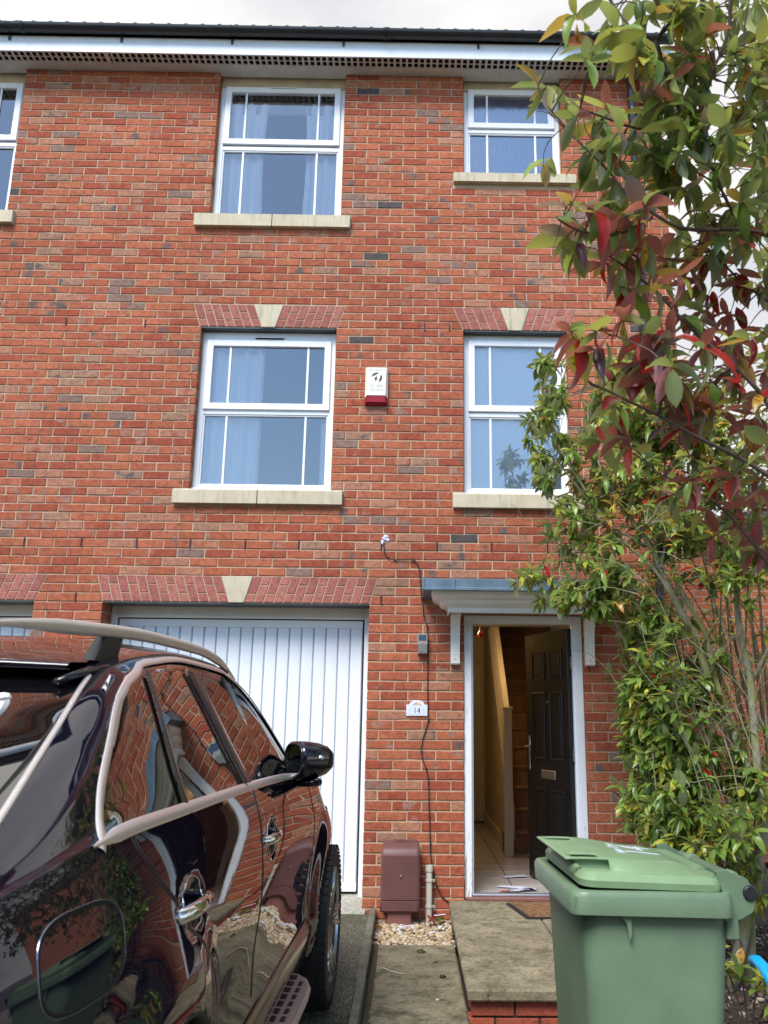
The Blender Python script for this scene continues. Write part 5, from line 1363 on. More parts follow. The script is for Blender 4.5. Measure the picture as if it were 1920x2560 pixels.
# wheels
TYR = simple("tyre_rubber", (.02, .019, .018), .75, var=.3, bump=.2)
RIMM = Mat("grey_alloy_machined"); RIMM.base((.42, .42, .44)); RIMM.metal(.9); RIMM.rough(.25); RIMM = RIMM.m
def wheel(cx, cy, sd_):
    b = MB(); w = .145; prof = [(.258, -w+.02), (.30, -w), (.345, -w+.006), (.366, -w+.03), (.375, -w+.06), (.375, w-.06), (.366, w-.03), (.345, w-.006), (.30, w), (.258, w-.02)]
    b.lathe([(r_, h) for r_, h in prof], 64, (0, 0, 0), 'x'); ty = obj("wheel", b, TYR, car, smooth=2); ty.location = (cx, cy, .375); ty["label"] = "black tyre wheel with grey alloy rim"
    tb = MB()
    for k in range(60):
        a = 2*pi*k/60
        for (x0, x1) in ((-.14, -.10), (-.085, -.035), (-.022, .022), (.035, .085), (.10, .14)):
            r0 = .378 if abs(x0+x1)/2 < .1 else .372
            c1, s1, c2, s2 = math.cos(a), math.sin(a), math.cos(a+.075), math.sin(a+.075); 
            tb.add([(x0, r0*c1, r0*s1), (x1, r0*c1, r0*s1), (x1, r0*c2, r0*s2), (x0, r0*c2, r0*s2), (x0, (r0+.003)*c1, (r0+.003)*s1), (x1, (r0+.003)*c1, (r0+.003)*s1), (x1, (r0+.003)*c2, (r0+.003)*s2), (x0, (r0+.003)*c2, (r0+.003)*s2)], [(4, 5, 6, 7), (0, 1, 5, 4), (1, 2, 6, 5), (2, 3, 7, 6), (3, 0, 4, 7)])
    obj("tyre_tread", tb, TYR, ty)
    rb = MB(); s = sd_
    rb.lathe([(.262, s*.125), (.268, s*.136), (.258, s*.138), (.248, s*.125), (.240, s*.05), (.235, -s*.08), (.2, -s*.09)], 48, (0, 0, 0), 'x'); rim = obj("rim", rb, RIMM, ty, smooth=2)
    sp = MB()
    for k in range(5):
        for dd in (-.13, .13):
            a = 2*pi*k/5+dd; a2 = 2*pi*k/5+dd*.5
            p0 = (s*.095, .05*math.cos(a2), .05*math.sin(a2)); p1 = (s*.118, .16*math.cos(a), .16*math.sin(a)); p2 = (s*.128, .252*math.cos(a+dd*.25), .252*math.sin(a+dd*.25))
            sp.tube([p0, p1, p2], [.022, .018, .020], 8, flat=1.0)
    sp.lathe([(.06, s*.07), (.06, s*.105), (.03, s*.112), (.001, s*.112)], 24, (0, 0, 0), 'x')
    o = obj("spokes", sp, RIMM, ty, smooth=True)
    bk = MB(); bk.lathe([(.235, -s*.02), (.235, -s*.03), (.001, -s*.03)], 32, (0, 0, 0), 'x'); obj("brake_disc", bk, PLB, ty)
for sd_ in (1, -1): wheel(sd_*.855, AF, sd_); wheel(sd_*.855, AR, sd_)
# bumpers, lamps, underside, interior
b = MB(); b.box(-.80, .80, -2.2, 2.0, .26, .30); obj("underbody", b, PLB, car)
b = MB(); pr = [(x*.80, YB-.03+.10*abs(x)**3) for x in [k/10-1 for k in range(21)]]
b.add([(x, y, z) for z in (.35, .55, .72) for x, y in pr], [(r_*21+k, r_*21+k+1, (r_+1)*21+k+1, (r_+1)*21+k) for r_ in range(2) for k in range(20)]); obj("rear_bumper", b, PAINT, car, smooth=True)
b = MB(); b.add([(G[0, j, 0]*s_, G[0, j, 1], G[0, j, 2]) for s_ in (1, -1) for j in range(0, jG0+1, 4)], [(k, k+1, 11+k+1, 11+k) for k in range(10)]); obj("tailgate", b, PAINT, car, fix=False)
b = MB(); b.add([(G[NS-1, j, 0]*s_, G[NS-1, j, 1], G[NS-1, j, 2]) for s_ in (1, -1) for j in range(0, jG0+1, 4)], [(k, k+1, 11+k+1, 11+k) for k in range(10)]); obj("grille_panel", b, PLB, car, fix=False)
for sd_ in (1, -1):
    b = MB(); p, n_ = surf_at(-2.3, .93, 4*SUB, jG0); b.tube([(sd_*.55, -2.49, .90), (sd_*.72, -2.47, .91), (sd_*.83, -2.38, .93), (sd_*.885, -2.2, .96)], [.05, .05, .045, .01], 10, flat=.9); obj("tail_lamp", b, simple("red_tail_lens", (.25, .01, .01), .1), car, smooth=True)
INT = simple("black_leather_interior", (.015, .014, .014), .55)
b = MB(); b.box(-.72, .72, -1.85, 1.05, .45, .50); obj("cabin_floor", b, INT, car)
b = MB(); b.prism([(.62, .6), (.62, 1.06), (.74, 1.12), (1.15, 1.08), (1.15, .6)], 'x', -.70, .70); obj("dashboard", b, INT, car)
for sx__ in (-.38, .38):
    for y0 in (-.05, -.95):
        b = MB(); b.bbox(sx__-.24, sx__+.24, y0-.05, y0+.45, .55, .78, .05); b.prism([(y0-.08, .70), (y0+.06, .72), (y0-.06, 1.25), (y0-.17, 1.25)], 'x', sx__-.23, sx__+.23); b.bbox(sx__-.12, sx__+.12, y0-.2, y0-.10, 1.28, 1.45, .03); obj("seat", b, INT, car)
b = MB(); b.tube([(.38+.18*math.cos(2*pi*k/24), .50+.05*math.sin(2*pi*k/24), 1.0+.17*math.sin(2*pi*k/24)) for k in range(25)], .014, 8, caps=False); obj("steering_wheel", b, INT, car, smooth=True)
b = MB(); b.prism([(-1.85, .5), (-1.85, 1.10), (-1.2, 1.10), (-1.2, .5)], 'x', -.7, .7); obj("parcel_shelf", b, INT, car)

# ------------------------------------------------------------------ wheelie bin
def bin_mat(name, col):
    m = Mat(name); p = m.coord()
    n = m.noise(p, 4, 6, .65); c = m.ramp(n, [(.3, tuple(x*.82 for x in col)), (.7, tuple(x*1.15 for x in col))])
    sc = m.new("Mapping", i_Scale=(3, 40, 3)); m.link(p, sc.inputs[0])
    f = m.ramp(m.noise(sc.outputs[0], 2.4, 6, .75), [(.66, (0, 0, 0)), (.76, (.5, .5, .5))])
    c = m.mix(f, c, (.36, .46, .28, 1)); m.base(c); m.rough(.42); m.spec(.45); m.bump(m.noise(p, 220, 3), .12, .002); return m.m
BINB = bin_mat("green_bin_plastic", (.155, .235, .14)); BINL = bin_mat("sun_faded_green_lid", (.22, .335, .18))
bn = empty("wheelie_bin", (.228, -4.32, -.128), label="green wheelie bin with faded lid numbered 14 in front of the step", cat="wheelie bin")
bn.rotation_euler = (0, 0, rad(2))
def rr_ring(x0, x1, y0, y1, r, z, n=5):
    out = []
    for cx_, cy_, a0 in ((x1-r, y1-r, 0), (x0+r, y1-r, 90), (x0+r, y0+r, 180), (x1-r, y0+r, 270)):
        for k in range(n+1):
            a = rad(a0+90*k/n); out.append((cx_+r*math.cos(a), cy_+r*math.sin(a), z))
    return out
HX, HY = .224, .305
def ring_at(dx0, dx1, dy, r, z): return rr_ring(-HX+dx0, HX+dx1, -HY+dy, HY-dy, r, z)
lv = [ring_at(.09, -.10, .075, .05, .02), ring_at(.085, -.09, .07, .05, .05), ring_at(.055, -.06, .05, .05, .45), ring_at(.035, -.022, .028, .05, .93), ring_at(.03, -.018, .025, .05, 1.025)]
wb_ = ring_loft(lv); obj("bin_body", wb_, BINB, bn, smooth=2)
def rimz(x): return -.028+.012*math.sin((x+HX)/(2*HX)*pi*1.2)
lv = []
for e, z in ((.004, 1.018), (-.004, 1.008), (-.006, 1.040), (.0, 1.052), (.012, 1.056), (.03, 1.050)):
    rg = rr_ring(-HX+e, HX-.015-e*.5, -HY+e, HY-e, .045, 0, 6)
    lv.append([(x, y, z+(rimz(x)*.45 if z < 1.03 else 0)-.012*(x/HX)*.3) for x, y, _ in rg])
b = MB(); n = len(lv[0])
for l in lv: b.v += l
for k in range(len(lv)-1):
    for i in range(n): b.f.append((k*n+i, k*n+(i+1) % n, (k+1)*n+(i+1) % n, (k+1)*n+i))
obj("rim", b, BINB, bn, smooth=2)
b = MB(); b.add(rr_ring(-HX+.03, HX-.04, -HY+.03, HY-.03, .03, 1.045), [tuple(range(24))]); obj("inner_rim", b, simple("dark_inside", (.02, .04, .02), .8), bn, fix=False)
# gusset under the rim
b = MB(); b.prism([(-.035, 1.005), (.0, 1.0), (.0, .95), (-.006, .935), (-.012, .975)], 'y', -HY+.02, -HY+.026); b.v = [(x-.07, y-.01, z) for x, y, z in b.v]; obj("rim_gusset", b, BINB, bn)
# lid: stepped dome
def lid_lv(list_): 
    out = []
    for x0, x1, dy, r, z, tilt in list_: out.append([(x, y, z+tilt*(x-0)) for x, y, _ in rr_ring(x0, x1, -HY+dy, HY-dy, r, 0, 6)])
    return out
T = -.035
lv = lid_lv([(-HX+.028, HX-.03, .020, .045, 1.058, T), (-HX+.026, HX-.03, .018, .045, 1.075, T), (-HX+.036, HX-.03, .030, .04, 1.090, T), (-HX+.046, HX-.035, .036, .035, 1.095, T)])
b = MB(); n = len(lv[0])
for l in lv: b.v += l
for k in range(len(lv)-1):
    for i in range(n): b.f.append((k*n+i, k*n+(i+1) % n, (k+1)*n+(i+1) % n, (k+1)*n+i))
b.f.append(tuple((len(lv)-1)*n+i for i in range(n))); b.f.append(tuple(range(n))[::-1]); obj("lid_base", b, BINL, bn, smooth=2)
# raised central hump running front to hinge, with two grab slots at the front corners
def hump(u, v):
    """u along x 0..1, v across -1..1"""
    x = -HX-.004+u*(2*HX-.049); hw = .235-.06*sm(.3, .75, u)-.01
    y = v*hw; ed = 1-abs(v)**8
    z = 1.130-.020*u+(-.018*sm(.78, 1, u))+.004*math.sin(u*6)
    return x, y, z
b = MB(); nu, nv = 36, 28; vs = []
for i in range(nu+1):
    for j in range(nv+1):
        x, y, z = hump(i/nu, -1+2*j/nv); vs.append((x, y, z))
holes = lambda u, v: .055 < u < .34*.75 and .62 < abs(v) < .90
fs = [(i*(nv+1)+j, (i+1)*(nv+1)+j, (i+1)*(nv+1)+j+1, i*(nv+1)+j+1) for i in range(nu) for j in range(nv) if not holes((i+.5)/nu, -1+2*(j+.5)/nv)]
b.add(vs, fs); lid = obj("lid", b, BINL, bn, smooth=True, fix=False)
md = lid.modifiers.new("thick", 'SOLIDIFY'); md.thickness = .006; md.offset = -1; md.use_rim = True
# sloping sides from hump to lid base
for sd_ in (-1, 1):
    b = MB(); vs = []; m_ = 30
    for i in range(m_+1):
        u = .30+.70*i/m_; x, y, z = hump(u, sd_); d = sm(.30, .48, u)
        y1 = sd_*(HY-.034)
        for t in (0, .2, .5, .8, 1): 
            yy = y+(y1-y)*t*(.35+.65*d)+0*sd_
            vs.append((x, yy if d > .01 else y+sd_*.02*t, z-.001-(z-1.095-T*x*1.0)*(t**1.0)*1.0))
    b.add(vs, [(i*5+k, i*5+k+1, (i+1)*5+k+1, (i+1)*5+k) for i in range(m_) for k in range(4)]); obj("lid_side_slope", b, BINL, bn, smooth=True, fix=True)
    # web under the grab handle
    b = MB(); b.prism([(-HX+.055, 1.09), (-.075, 1.09), (-.055, 1.118), (-HX+.02, 1.124)], 'y', sd_*.205, sd_*.211); obj("lid_web", b, BINL, bn)
b = MB(); b.prism([(HX-.10, 1.08), (HX-.05, 1.10), (HX-.03, 1.08)], 'y', -.17, .17); obj("lid_heel", b, BINL, bn)
# hinge arms, handle rod and axle cap
for sd_ in (-1, 1):
    b = MB(); b.prism([(HX-.05, 1.10), (HX-.02, 1.105), (HX+.035, 1.075), (HX+.056, 1.062), (HX+.060, 1.04), (HX+.045, 1.0), (HX+.01, .982), (HX-.035, .978), (HX-.035, 1.05)], 'y', sd_*(HY-.035), sd_*(HY-.055)); obj("hinge_arm", b, BINB, bn)
    b = MB(); b.lathe([(.02, sd_*(HY-.056)), (.02, sd_*(HY-.03)), (.016, sd_*(HY-.026)), (.001, sd_*(HY-.026))], 20, (HX+.040, 0, 1.048), 'y'); obj("hinge_pin_cap", b, simple("black_pin_cap", (.02, .02, .025), .45), bn, smooth=2)
b = MB(); b.tube([(HX+.03, -HY+.05, 1.068), (HX+.03, HY-.05, 1.068)], .0165, 14); obj("handle_bar", b, BINB, bn, smooth=2)
for y in (-.16, .16):
    b = MB(); b.lathe([(.0165, y-.02), (.021, y-.018), (.021, y+.018), (.0165, y+.02)], 16, (HX+.03, 0, 1.068), 'y'); obj("lid_hinge", b, BINL, bn, smooth=2)
b = MB(); b.bbox(HX-.03, HX+.005, -HY+.035, -HY+.05, .93, 1.0, .004); obj("rear_rib", b, BINB, bn)
for sd_ in (-1, 1):
    b = MB(); b.lathe([(.03, -.02), (.10, -.025), (.10, .025), (.03, .02)], 28, (HX-.06, sd_*(HY-.03), .10), 'y'); obj("wheel", b, TYR, bn, smooth=2)
# lid lettering, read from the hinge side
WH = simple("white_vinyl_lettering", (.75, .78, .86), .5, var=.03)
def lid_text(body, size, x, y, sx__=1.):
    me = text_mesh(body, size, .0003, font_scale_x=sx__); me.materials.clear(); me.materials.append(WH); me.name = "lettering"
    for v in me.vertices:
        tx, ty = v.co.x, v.co.y; X = x-ty; Yv = y+tx; u = (X+HX+.004)/(2*HX-.049)
        v.co = Vector((X, Yv, hump(u, 0)[2]+.0012+v.co.z))
    o = bpy.data.objects.new("lettering", me); link(o, bn)
lid_text("14", .15, .10, .03, 1.25); lid_text("Palm Close", .046, -.01, .03)

# blue plastic spade handle at the right edge
sp = empty("blue_plastic_toy", (1.2, -3.2, -.05), label="bright blue curved plastic handle sticking up at the right frame edge", cat="toy")
BLU = simple("bright_blue_plastic", (.0, .42, .80), .3, var=.04)
q_ = MB(); BP = [(0.995, -3.15, 0.405), (0.985, -3.19, 0.437), (0.98, -3.246, 0.447), (0.985, -3.31, 0.432), (0.99, -3.36, 0.40), (1.0, -3.385, 0.34), (1.01, -3.38, .24), (1.03, -3.36, .10), (1.04, -3.34, -.08)]
q_.tube([(x+.012, y, z-.012) for x, y, z in BP], [.012, .021, .024, .025, .025, .024, .022, .02, .02], 14, flat=.8); wobj("curved_handle", q_, BLU, sp, smooth=True)
q_ = MB(); q_.bbox(.98, 1.12, -3.42, -3.26, -.10, -.055, .01); wobj("handle_foot", q_, BLU, sp)

# ------------------------------------------------------------------ vegetation
def leaf_mat(name, c1, c2, under, spots=None, gloss=.27):
    m = Mat(name); g_ = m.new("NewGeometry"); r = island_rand(m); p = g_.outputs['Position']
    c = m.ramp(r, [(0, c1), (1, c2)])
    c = m.mix(1., c, m.ramp(m.noise(p, 30, 4), [(.3, (.8, .8, .8)), (.7, (1.2, 1.2, 1.2))]), 'MULTIPLY')
    if spots:
        f = m.ramp(m.noise(p, 75, 3, .6), [(.52, (0, 0, 0)), (.6, (1, 1, 1))]); c = m.mix(m.math('MULTIPLY', f, .8), c, (*spots, 1))
    c = m.mix(g_.outputs['Backfacing'], c, (*under, 1))
    m.base(c); m.rough(gloss); m.spec(.5)
    t_ = m.new("BsdfTranslucent"); m.link(m.mix(1., c, (1.7, 1.6, .8, 1), 'MULTIPLY'), t_.inputs['Color'])
    ms = m.new("MixShader"); ms.inputs[0].default_value = .32; m.link(m.p.outputs[0], ms.inputs[1]); m.link(t_.outputs[0], ms.inputs[2]); m.link(ms.outputs[0], m.out.inputs['Surface'])
    m.bump(m.noise(p, 120, 3), .1, .002); return m.m
LM = [leaf_mat("deep_green_leaf", (.06, .12, .022), (.12, .19, .035), (.20, .25, .14)),
      leaf_mat("mid_green_leaf", (.15, .26, .045), (.24, .35, .07), (.26, .32, .15)),
      leaf_mat("yellow_green_leaf", (.34, .40, .05), (.46, .46, .07), (.36, .38, .15), (.16, .07, .02)),
      leaf_mat("crimson_leaf", (.24, .012, .012), (.42, .03, .022), (.34, .13, .15)),
      leaf_mat("orange_yellow_leaf", (.45, .30, .03), (.50, .20, .03), (.40, .28, .10), (.16, .03, .01)),
      leaf_mat("dull_purple_leaf", (.10, .035, .045), (.16, .06, .07), (.26, .20, .22))]
def leaf_geo(L_, W_, fold, droop, n=4):
    vs = []; fs = []
    for i in range(n+1):
        t = i/n; w = W_*math.sin(pi*min(1, t*.92+.04))**.8*(1 if t < .98 else .1)*(1-.25*(t-.4)); y = L_*t; z = -droop*L_*t*t
        vs += [(-w, y, z+fold*w), (0, y, z), (w, y, z+fold*w)]
    for i in range(n):
        a = i*3; fs += [(a, a+1, a+4, a+3), (a+1, a+2, a+5, a+4)]
    return vs, fs
RL = random.Random(21)
def leaf_matrix(rr_, pos, direc, up_=Vector((0, 0, 1)), roll=.6):
    d = direc.normalized(); s_ = d.cross(up_)
    if s_.length < .05: s_ = Vector((1, 0, 0))
    s_.normalize(); u_ = s_.cross(d)
    m_ = Matrix((s_, d, u_)).transposed().to_4x4() @ Matrix.Rotation(rr_.uniform(-roll, roll), 4, 'Y'); m_.translation = pos; return m_
class Plant:
    def __init__(s, name, loc, label, cat, size, seed, bark):
        s.root = empty(name, loc, label=label, cat=cat); s.size = size; s.r = random.Random(seed); s.leaves = []; s.tw = MB(); s.bark = bark; s.proto = {}
    def stem(s, pts, r0, r1, nm="stem", n=9):
        P = [Vector(p) for p in pts]; out = []
        for i in range(len(P)-1):
            for k in range(4):
                t = k/4; p0 = P[max(i-1, 0)]; p3 = P[min(i+2, len(P)-1)]
                out.append(Vector([.5*((2*P[i][a])+(-p0[a]+P[i+1][a])*t+(2*p0[a]-5*P[i][a]+4*P[i+1][a]-p3[a])*t*t+(-p0[a]+3*P[i][a]-3*P[i+1][a]+p3[a])*t**3) for a in range(3)]))
        out.append(P[-1]); m_ = len(out)
        rs = [(r0+(r1-r0)*k/(m_-1))*(1+.12*s.r.uniform(-1, 1)) for k in range(m_)]
        b = MB(); b.tube(out, rs, n); wobj(nm, b, s.bark, s.root, smooth=True); return out
    def twig(s, a, b_, r0=.003, sag=.02):
        pts = []; j = [Vector((s.r.uniform(-1, 1), s.r.uniform(-1, 1), s.r.uniform(-1, 1)))*(b_-a).length*.07 for _ in range(3)]
        for k in range(7):
            t = k/6; p = a.lerp(b_, t)+j[0]*math.sin(t*pi)+j[1]*math.sin(2*t*pi)*.6; p.z += sag*math.sin(t*pi); pts.append(p)
        s.tw.tube(pts, [r0*(1-.6*k/6) for k in range(7)], 5, caps=False); return pts
    def leaf(s, pos, d, mi, sz=None):
        sz = sz or s.size*s.r.uniform(.55, 1.25); s.leaves.append((leaf_matrix(s.r, pos, d), mi, sz))
    def whorl(s, tip, axis, n, pal, sz=1., spread=.9, droop=.25):
        axis = axis.normalized(); a0 = s.r.uniform(0, 6.3); ref = axis.orthogonal().normalized(); bn_ = axis.cross(ref)
        for k in range(n):
            a = a0+k*2.4+s.r.uniform(-.3, .3); f = k/max(1, n); el = spread*(1.15-.5*f)*s.r.uniform(.8, 1.2)
            d = axis*math.cos(el)+(ref*math.cos(a)+bn_*math.sin(a))*math.sin(el)+Vector((0, 0, -droop))
            s.leaf(tip-axis*s.size*.45*(1-f)*s.r.uniform(.3, 1), d, pal(s.r), s.size*s.r.uniform(.6, 1.2)*sz)
    def finish(s, limit=300, label_group=None):
        s.leaves.sort(key=lambda l: (l[0].translation-camp).length/l[2])
        for i in range(14):
            for mi in range(len(LM)): pass
        inv = None; mass = [MB() for _ in LM]
        for k, (m_, mi, sz) in enumerate(s.leaves):
            var = k % 6; rr_ = random.Random(var*7+1); v, f = leaf_geo(1, .16+.09*rr_.random(), rr_.uniform(.15, .7), rr_.uniform(-.15, .6))
            M_ = m_ @ Matrix.Scale(sz, 4)
            if k < limit:
                key = (var, mi)
                if key not in s.proto: s.proto[key] = mesh_of("leaf", MB().add(v, f), LM[mi], smooth=True, fix=False)
                o = bpy.data.objects.new("leaf", s.proto[key]); link(o); o.parent = s.root
                o.matrix_parent_inverse = (Matrix.Translation(s.root.location)).inverted(); o.matrix_world = M_; o.matrix_basis = M_
            else: mass[mi].add([M_ @ Vector(p) for p in v], f)
        tot = MB(); mi_ = []
        for mi, b in enumerate(mass):
            tot.add(b.v, b.f); mi_ += [mi]*len(b.f)
        if tot.f:
            o = wobj("foliage", tot, LM, s.root, smooth=True, fix=False, kind='stuff'); o.data.polygons.foreach_set('material_index', mi_)
        if s.tw.f: wobj("twigs", s.tw, s.bark, s.root, smooth=True, fix=False, kind='stuff')
def bark_mat(name, a, b_, moss=(.16, .17, .04), mf=.55):
    m = Mat(name); p = m.pos(); st_ = m.new("Mapping", i_Scale=(1, 1, .3)); m.link(p, st_.inputs[0])
    c = m.ramp(m.noise(st_.outputs[0], 60, 5), [(.3, a), (.7, b_)])
    f = m.ramp(m.noise(p, 9, 5, .6), [(mf-.08, (0, 0, 0)), (mf+.1, (1, 1, 1))]); c = m.mix(m.math('MULTIPLY', f, .8), c, (*moss, 1)); m.base(c); m.rough(.85); m.bump(m.noise(st_.outputs[0], 90, 4), .4, .003); return m.m
BARK = bark_mat("lichened_shrub_bark", (.20, .18, .13), (.38, .35, .27), (.24, .25, .06), .5)
TWIG = bark_mat("brown_twig_bark", (.09, .055, .04), (.17, .12, .09), (.14, .13, .07), .66)
def choose(*w):
    t = sum(w)
    def f(r):
        x = r.random()*t
        for i, q in enumerate(w):
            x -= q
            if x <= 0: return i
        return 0
    return f
NEAR={
 "A":[(0.477, -5.05, 2.148), (0.411, -5.075, 2.209), (0.274, -5.1, 2.328), (0.183, -5.125, 2.416), (0.124, -5.15, 2.449), (0.08, -5.175, 2.468), (0.048, -5.2, 2.471)],
 "B":[(0.474, -5.15, 2.563), (0.401, -5.167, 2.569), (0.274, -5.183, 2.557), (0.214, -5.2, 2.558), (0.146, -5.217, 2.59), (0.105, -5.233, 2.602), (0.046, -5.25, 2.673), (-0.034, -5.267, 2.75), (-0.108, -5.283, 2.835), (-0.129, -5.3, 2.873)],
 "C":[(0.161, -5.2, 2.577), (0.125, -5.22, 2.548), (0.06, -5.24, 2.507), (-0.022, -5.26, 2.499), (-0.078, -5.28, 2.513), (-0.094, -5.3, 2.516)],
 "D":[(0.44, -5.1, 1.944), (0.358, -5.107, 1.992), (0.271, -5.114, 2.033), (0.171, -5.121, 2.088), (0.045, -5.129, 2.149), (0.001, -5.136, 2.168), (-0.019, -5.143, 2.22), (-0.025, -5.15, 2.249)],
 "E":[(0.178, -5.1, 2.096), (0.189, -5.117, 2.184), (0.16, -5.133, 2.246), (0.129, -5.15, 2.272)],
 "F":[(0.376, -5.3, 3.175), (0.369, -5.286, 3.134), (0.367, -5.271, 3.081), (0.341, -5.257, 3.005), (0.283, -5.243, 2.9), (0.262, -5.229, 2.843), (0.241, -5.214, 2.781), (0.198, -5.2, 2.685)],
 "F2":[(0.169, -5.3, 3.013), (0.204, -5.271, 2.901), (0.241, -5.243, 2.841), (0.297, -5.214, 2.757), (0.338, -5.186, 2.703), (0.371, -5.157, 2.648), (0.438, -5.129, 2.583), (0.497, -5.1, 2.535)],
 "G":[(0.045, -5.3, 3.167), (0.061, -5.3, 3.127), (0.084, -5.3, 3.085), (0.114, -5.3, 3.044), (0.169, -5.3, 3.013)],
 "H":[(0.237, -5.2, 2.836), (0.194, -5.213, 2.82), (0.127, -5.225, 2.815), (0.043, -5.237, 2.836), (-0.017, -5.25, 2.851)],
 "I":[(0.529, -5.0, 2.45), (0.435, -5.033, 2.501), (0.364, -5.067, 2.552), (0.308, -5.1, 2.578)],
 "J":[(0.566, -5.0, 2.865), (0.523, -5.05, 2.98), (0.478, -5.1, 3.068), (0.458, -5.15, 3.178), (0.468, -5.2, 3.274)],
 "K":[(0.503, -4.9, 1.754), (0.433, -4.925, 1.843), (0.357, -4.95, 1.91), (0.259, -4.975, 1.956), (0.192, -5.0, 1.979)],
 "L":[(0.274, -5.1, 2.328), (0.223, -5.133, 2.281), (0.123, -5.167, 2.254), (0.058, -5.2, 2.259)],
 "M":[(0.411, -5.1, 2.626), (0.357, -5.15, 2.698), (0.26, -5.2, 2.72)],
}
MID={
 "s1":[(1.502, -1.7, 0.065), (1.574, -1.658, 0.697), (1.581, -1.617, 1.153), (1.465, -1.575, 1.537), (1.361, -1.533, 1.907), (1.281, -1.492, 2.112), (1.207, -1.45, 2.337), (1.168, -1.408, 2.483), (1.057, -1.367, 2.676), (0.949, -1.325, 2.898), (0.885, -1.283, 3.042), (0.837, -1.242, 3.261), (0.817, -1.2, 3.418)],
 "s2":[(1.278, -1.5, 2.111), (1.145, -1.45, 2.358), (1.019, -1.4, 2.489), (0.892, -1.35, 2.653), (0.77, -1.3, 2.888), (0.643, -1.25, 3.144), (0.553, -1.2, 3.369), (0.5, -1.15, 3.703), (0.486, -1.1, 3.929)],
 "s3":[(1.511, -1.8, 0.089), (1.608, -1.775, 0.712), (1.623, -1.75, 1.159), (1.635, -1.725, 1.599), (1.607, -1.7, 1.862), (1.61, -1.675, 2.132), (1.662, -1.65, 2.417), (1.647, -1.625, 2.764), (1.604, -1.6, 3.125)],
 "s4":[(1.655, -1.7, 0.924), (1.543, -1.657, 1.263), (1.463, -1.614, 1.618), (1.419, -1.571, 1.939), (1.301, -1.529, 2.2), (1.25, -1.486, 2.523), (1.207, -1.443, 2.859), (1.184, -1.4, 3.239)],
 "s5":[(1.488, -1.6, -0.001), (1.492, -1.56, 0.462), (1.457, -1.52, 0.769), (1.44, -1.48, 1.02), (1.457, -1.44, 1.257), (1.47, -1.4, 1.428)],
 "s6":[(1.544, -1.5, -0.047), (1.474, -1.35, 0.542), (1.317, -1.2, 0.879), (1.165, -1.05, 1.169), (1.05, -0.9, 1.374)],
 "s7":[(1.549, -1.5, 0.017), (1.421, -1.267, 0.459), (1.195, -1.033, 0.665), (1.046, -0.8, 0.791)],
 "s8":[(1.464, -1.5, 0.767), (1.281, -1.4, 1.255), (1.124, -1.3, 1.628), (1.003, -1.2, 1.894), (0.87, -1.1, 2.064), (0.727, -1.0, 2.186)],
 "s9":[(1.371, -1.5, 1.91), (1.168, -1.42, 2.057), (0.983, -1.34, 2.171), (0.79, -1.26, 2.261), (0.589, -1.18, 2.325), (0.407, -1.1, 2.308)],
 "s10":[(1.171, -1.4, 2.485), (0.98, -1.325, 2.607), (0.81, -1.25, 2.733), (0.661, -1.175, 2.835), (0.535, -1.1, 2.939)],
 "s11":[(0.904, -1.3, 2.664), (0.71, -1.233, 2.964), (0.558, -1.167, 3.156), (0.399, -1.1, 3.264)],
 "s12":[(1.193, -1.5, 2.329), (1.285, -1.5, 2.655), (1.409, -1.5, 2.93), (1.59, -1.5, 3.212)],
 "s13":[(1.645, -1.7, 1.6), (1.797, -1.7, 1.859), (1.894, -1.7, 2.107)],
}
BLOBS= [((0.983, -1.1, 0.967), 0.22, 0.3), ((0.949, -1.2, 0.731), 0.22, 0.16), ((1.075, -1.2, 1.198), 0.27, 0.3), ((1.004, -1.1, 1.4), 0.19, 0.22), ((1.1, -1.5, 0.787), 0.23, 0.21), ((1.192, -1.7, 0.898), 0.2, 0.2), ((1.044, -1.2, 1.632), 0.22, 0.22), ((1.168, -1.3, 1.476), 0.21, 0.21), ((1.088, -1.3, 1.939), 0.24, 0.21), ((0.904, -1.2, 2.08), 0.16, 0.14), ((0.608, -1.2, 2.158), 0.16, 0.09), ((0.837, -1.3, 2.282), 0.21, 0.13), ((0.652, -1.2, 2.686), 0.16, 0.16), ((0.792, -1.3, 2.527), 0.19, 0.16), ((0.51, -1.1, 3.086), 0.12, 0.16), ((0.474, -1.1, 3.386), 0.11, 0.16), ((0.625, -1.1, 3.634), 0.12, 0.16), ((0.529, -1.1, 3.882), 0.1, 0.11), ((0.725, -1.2, 3.208), 0.16, 0.19), ((0.884, -1.2, 2.947), 0.19, 0.19), ((1.026, -1.4, 3.381), 0.18, 0.23), ((1.088, -1.5, 2.925), 0.21, 0.23), ((1.011, -1.3, 3.776), 0.16, 0.16), ((1.302, -1.6, 2.553), 0.23, 0.2), ((1.551, -1.7, 2.877), 0.25, 0.25), ((1.452, -1.6, 3.234), 0.23, 0.2), ((1.601, -1.8, 2.338), 0.19, 0.22), ((1.58, -1.7, 1.013), 0.12, 0.2), ((1.505, -1.6, 0.512), 0.13, 0.2), ((1.36, -1.8, 0.756), 0.15, 0.12), ((1.229, -1.9, 0.661), 0.12, 0.12), ((1.246, -1.5, 1.185), 0.21, 0.21), ((1.458, -1.4, 1.627), 0.16, 0.23), ((1.236, -1.4, 3.679), 0.18, 0.18), ((1.268, -1.5, 3.264), 0.18, 0.18), ((0.408, -1.1, 2.336), 0.1, 0.08)]
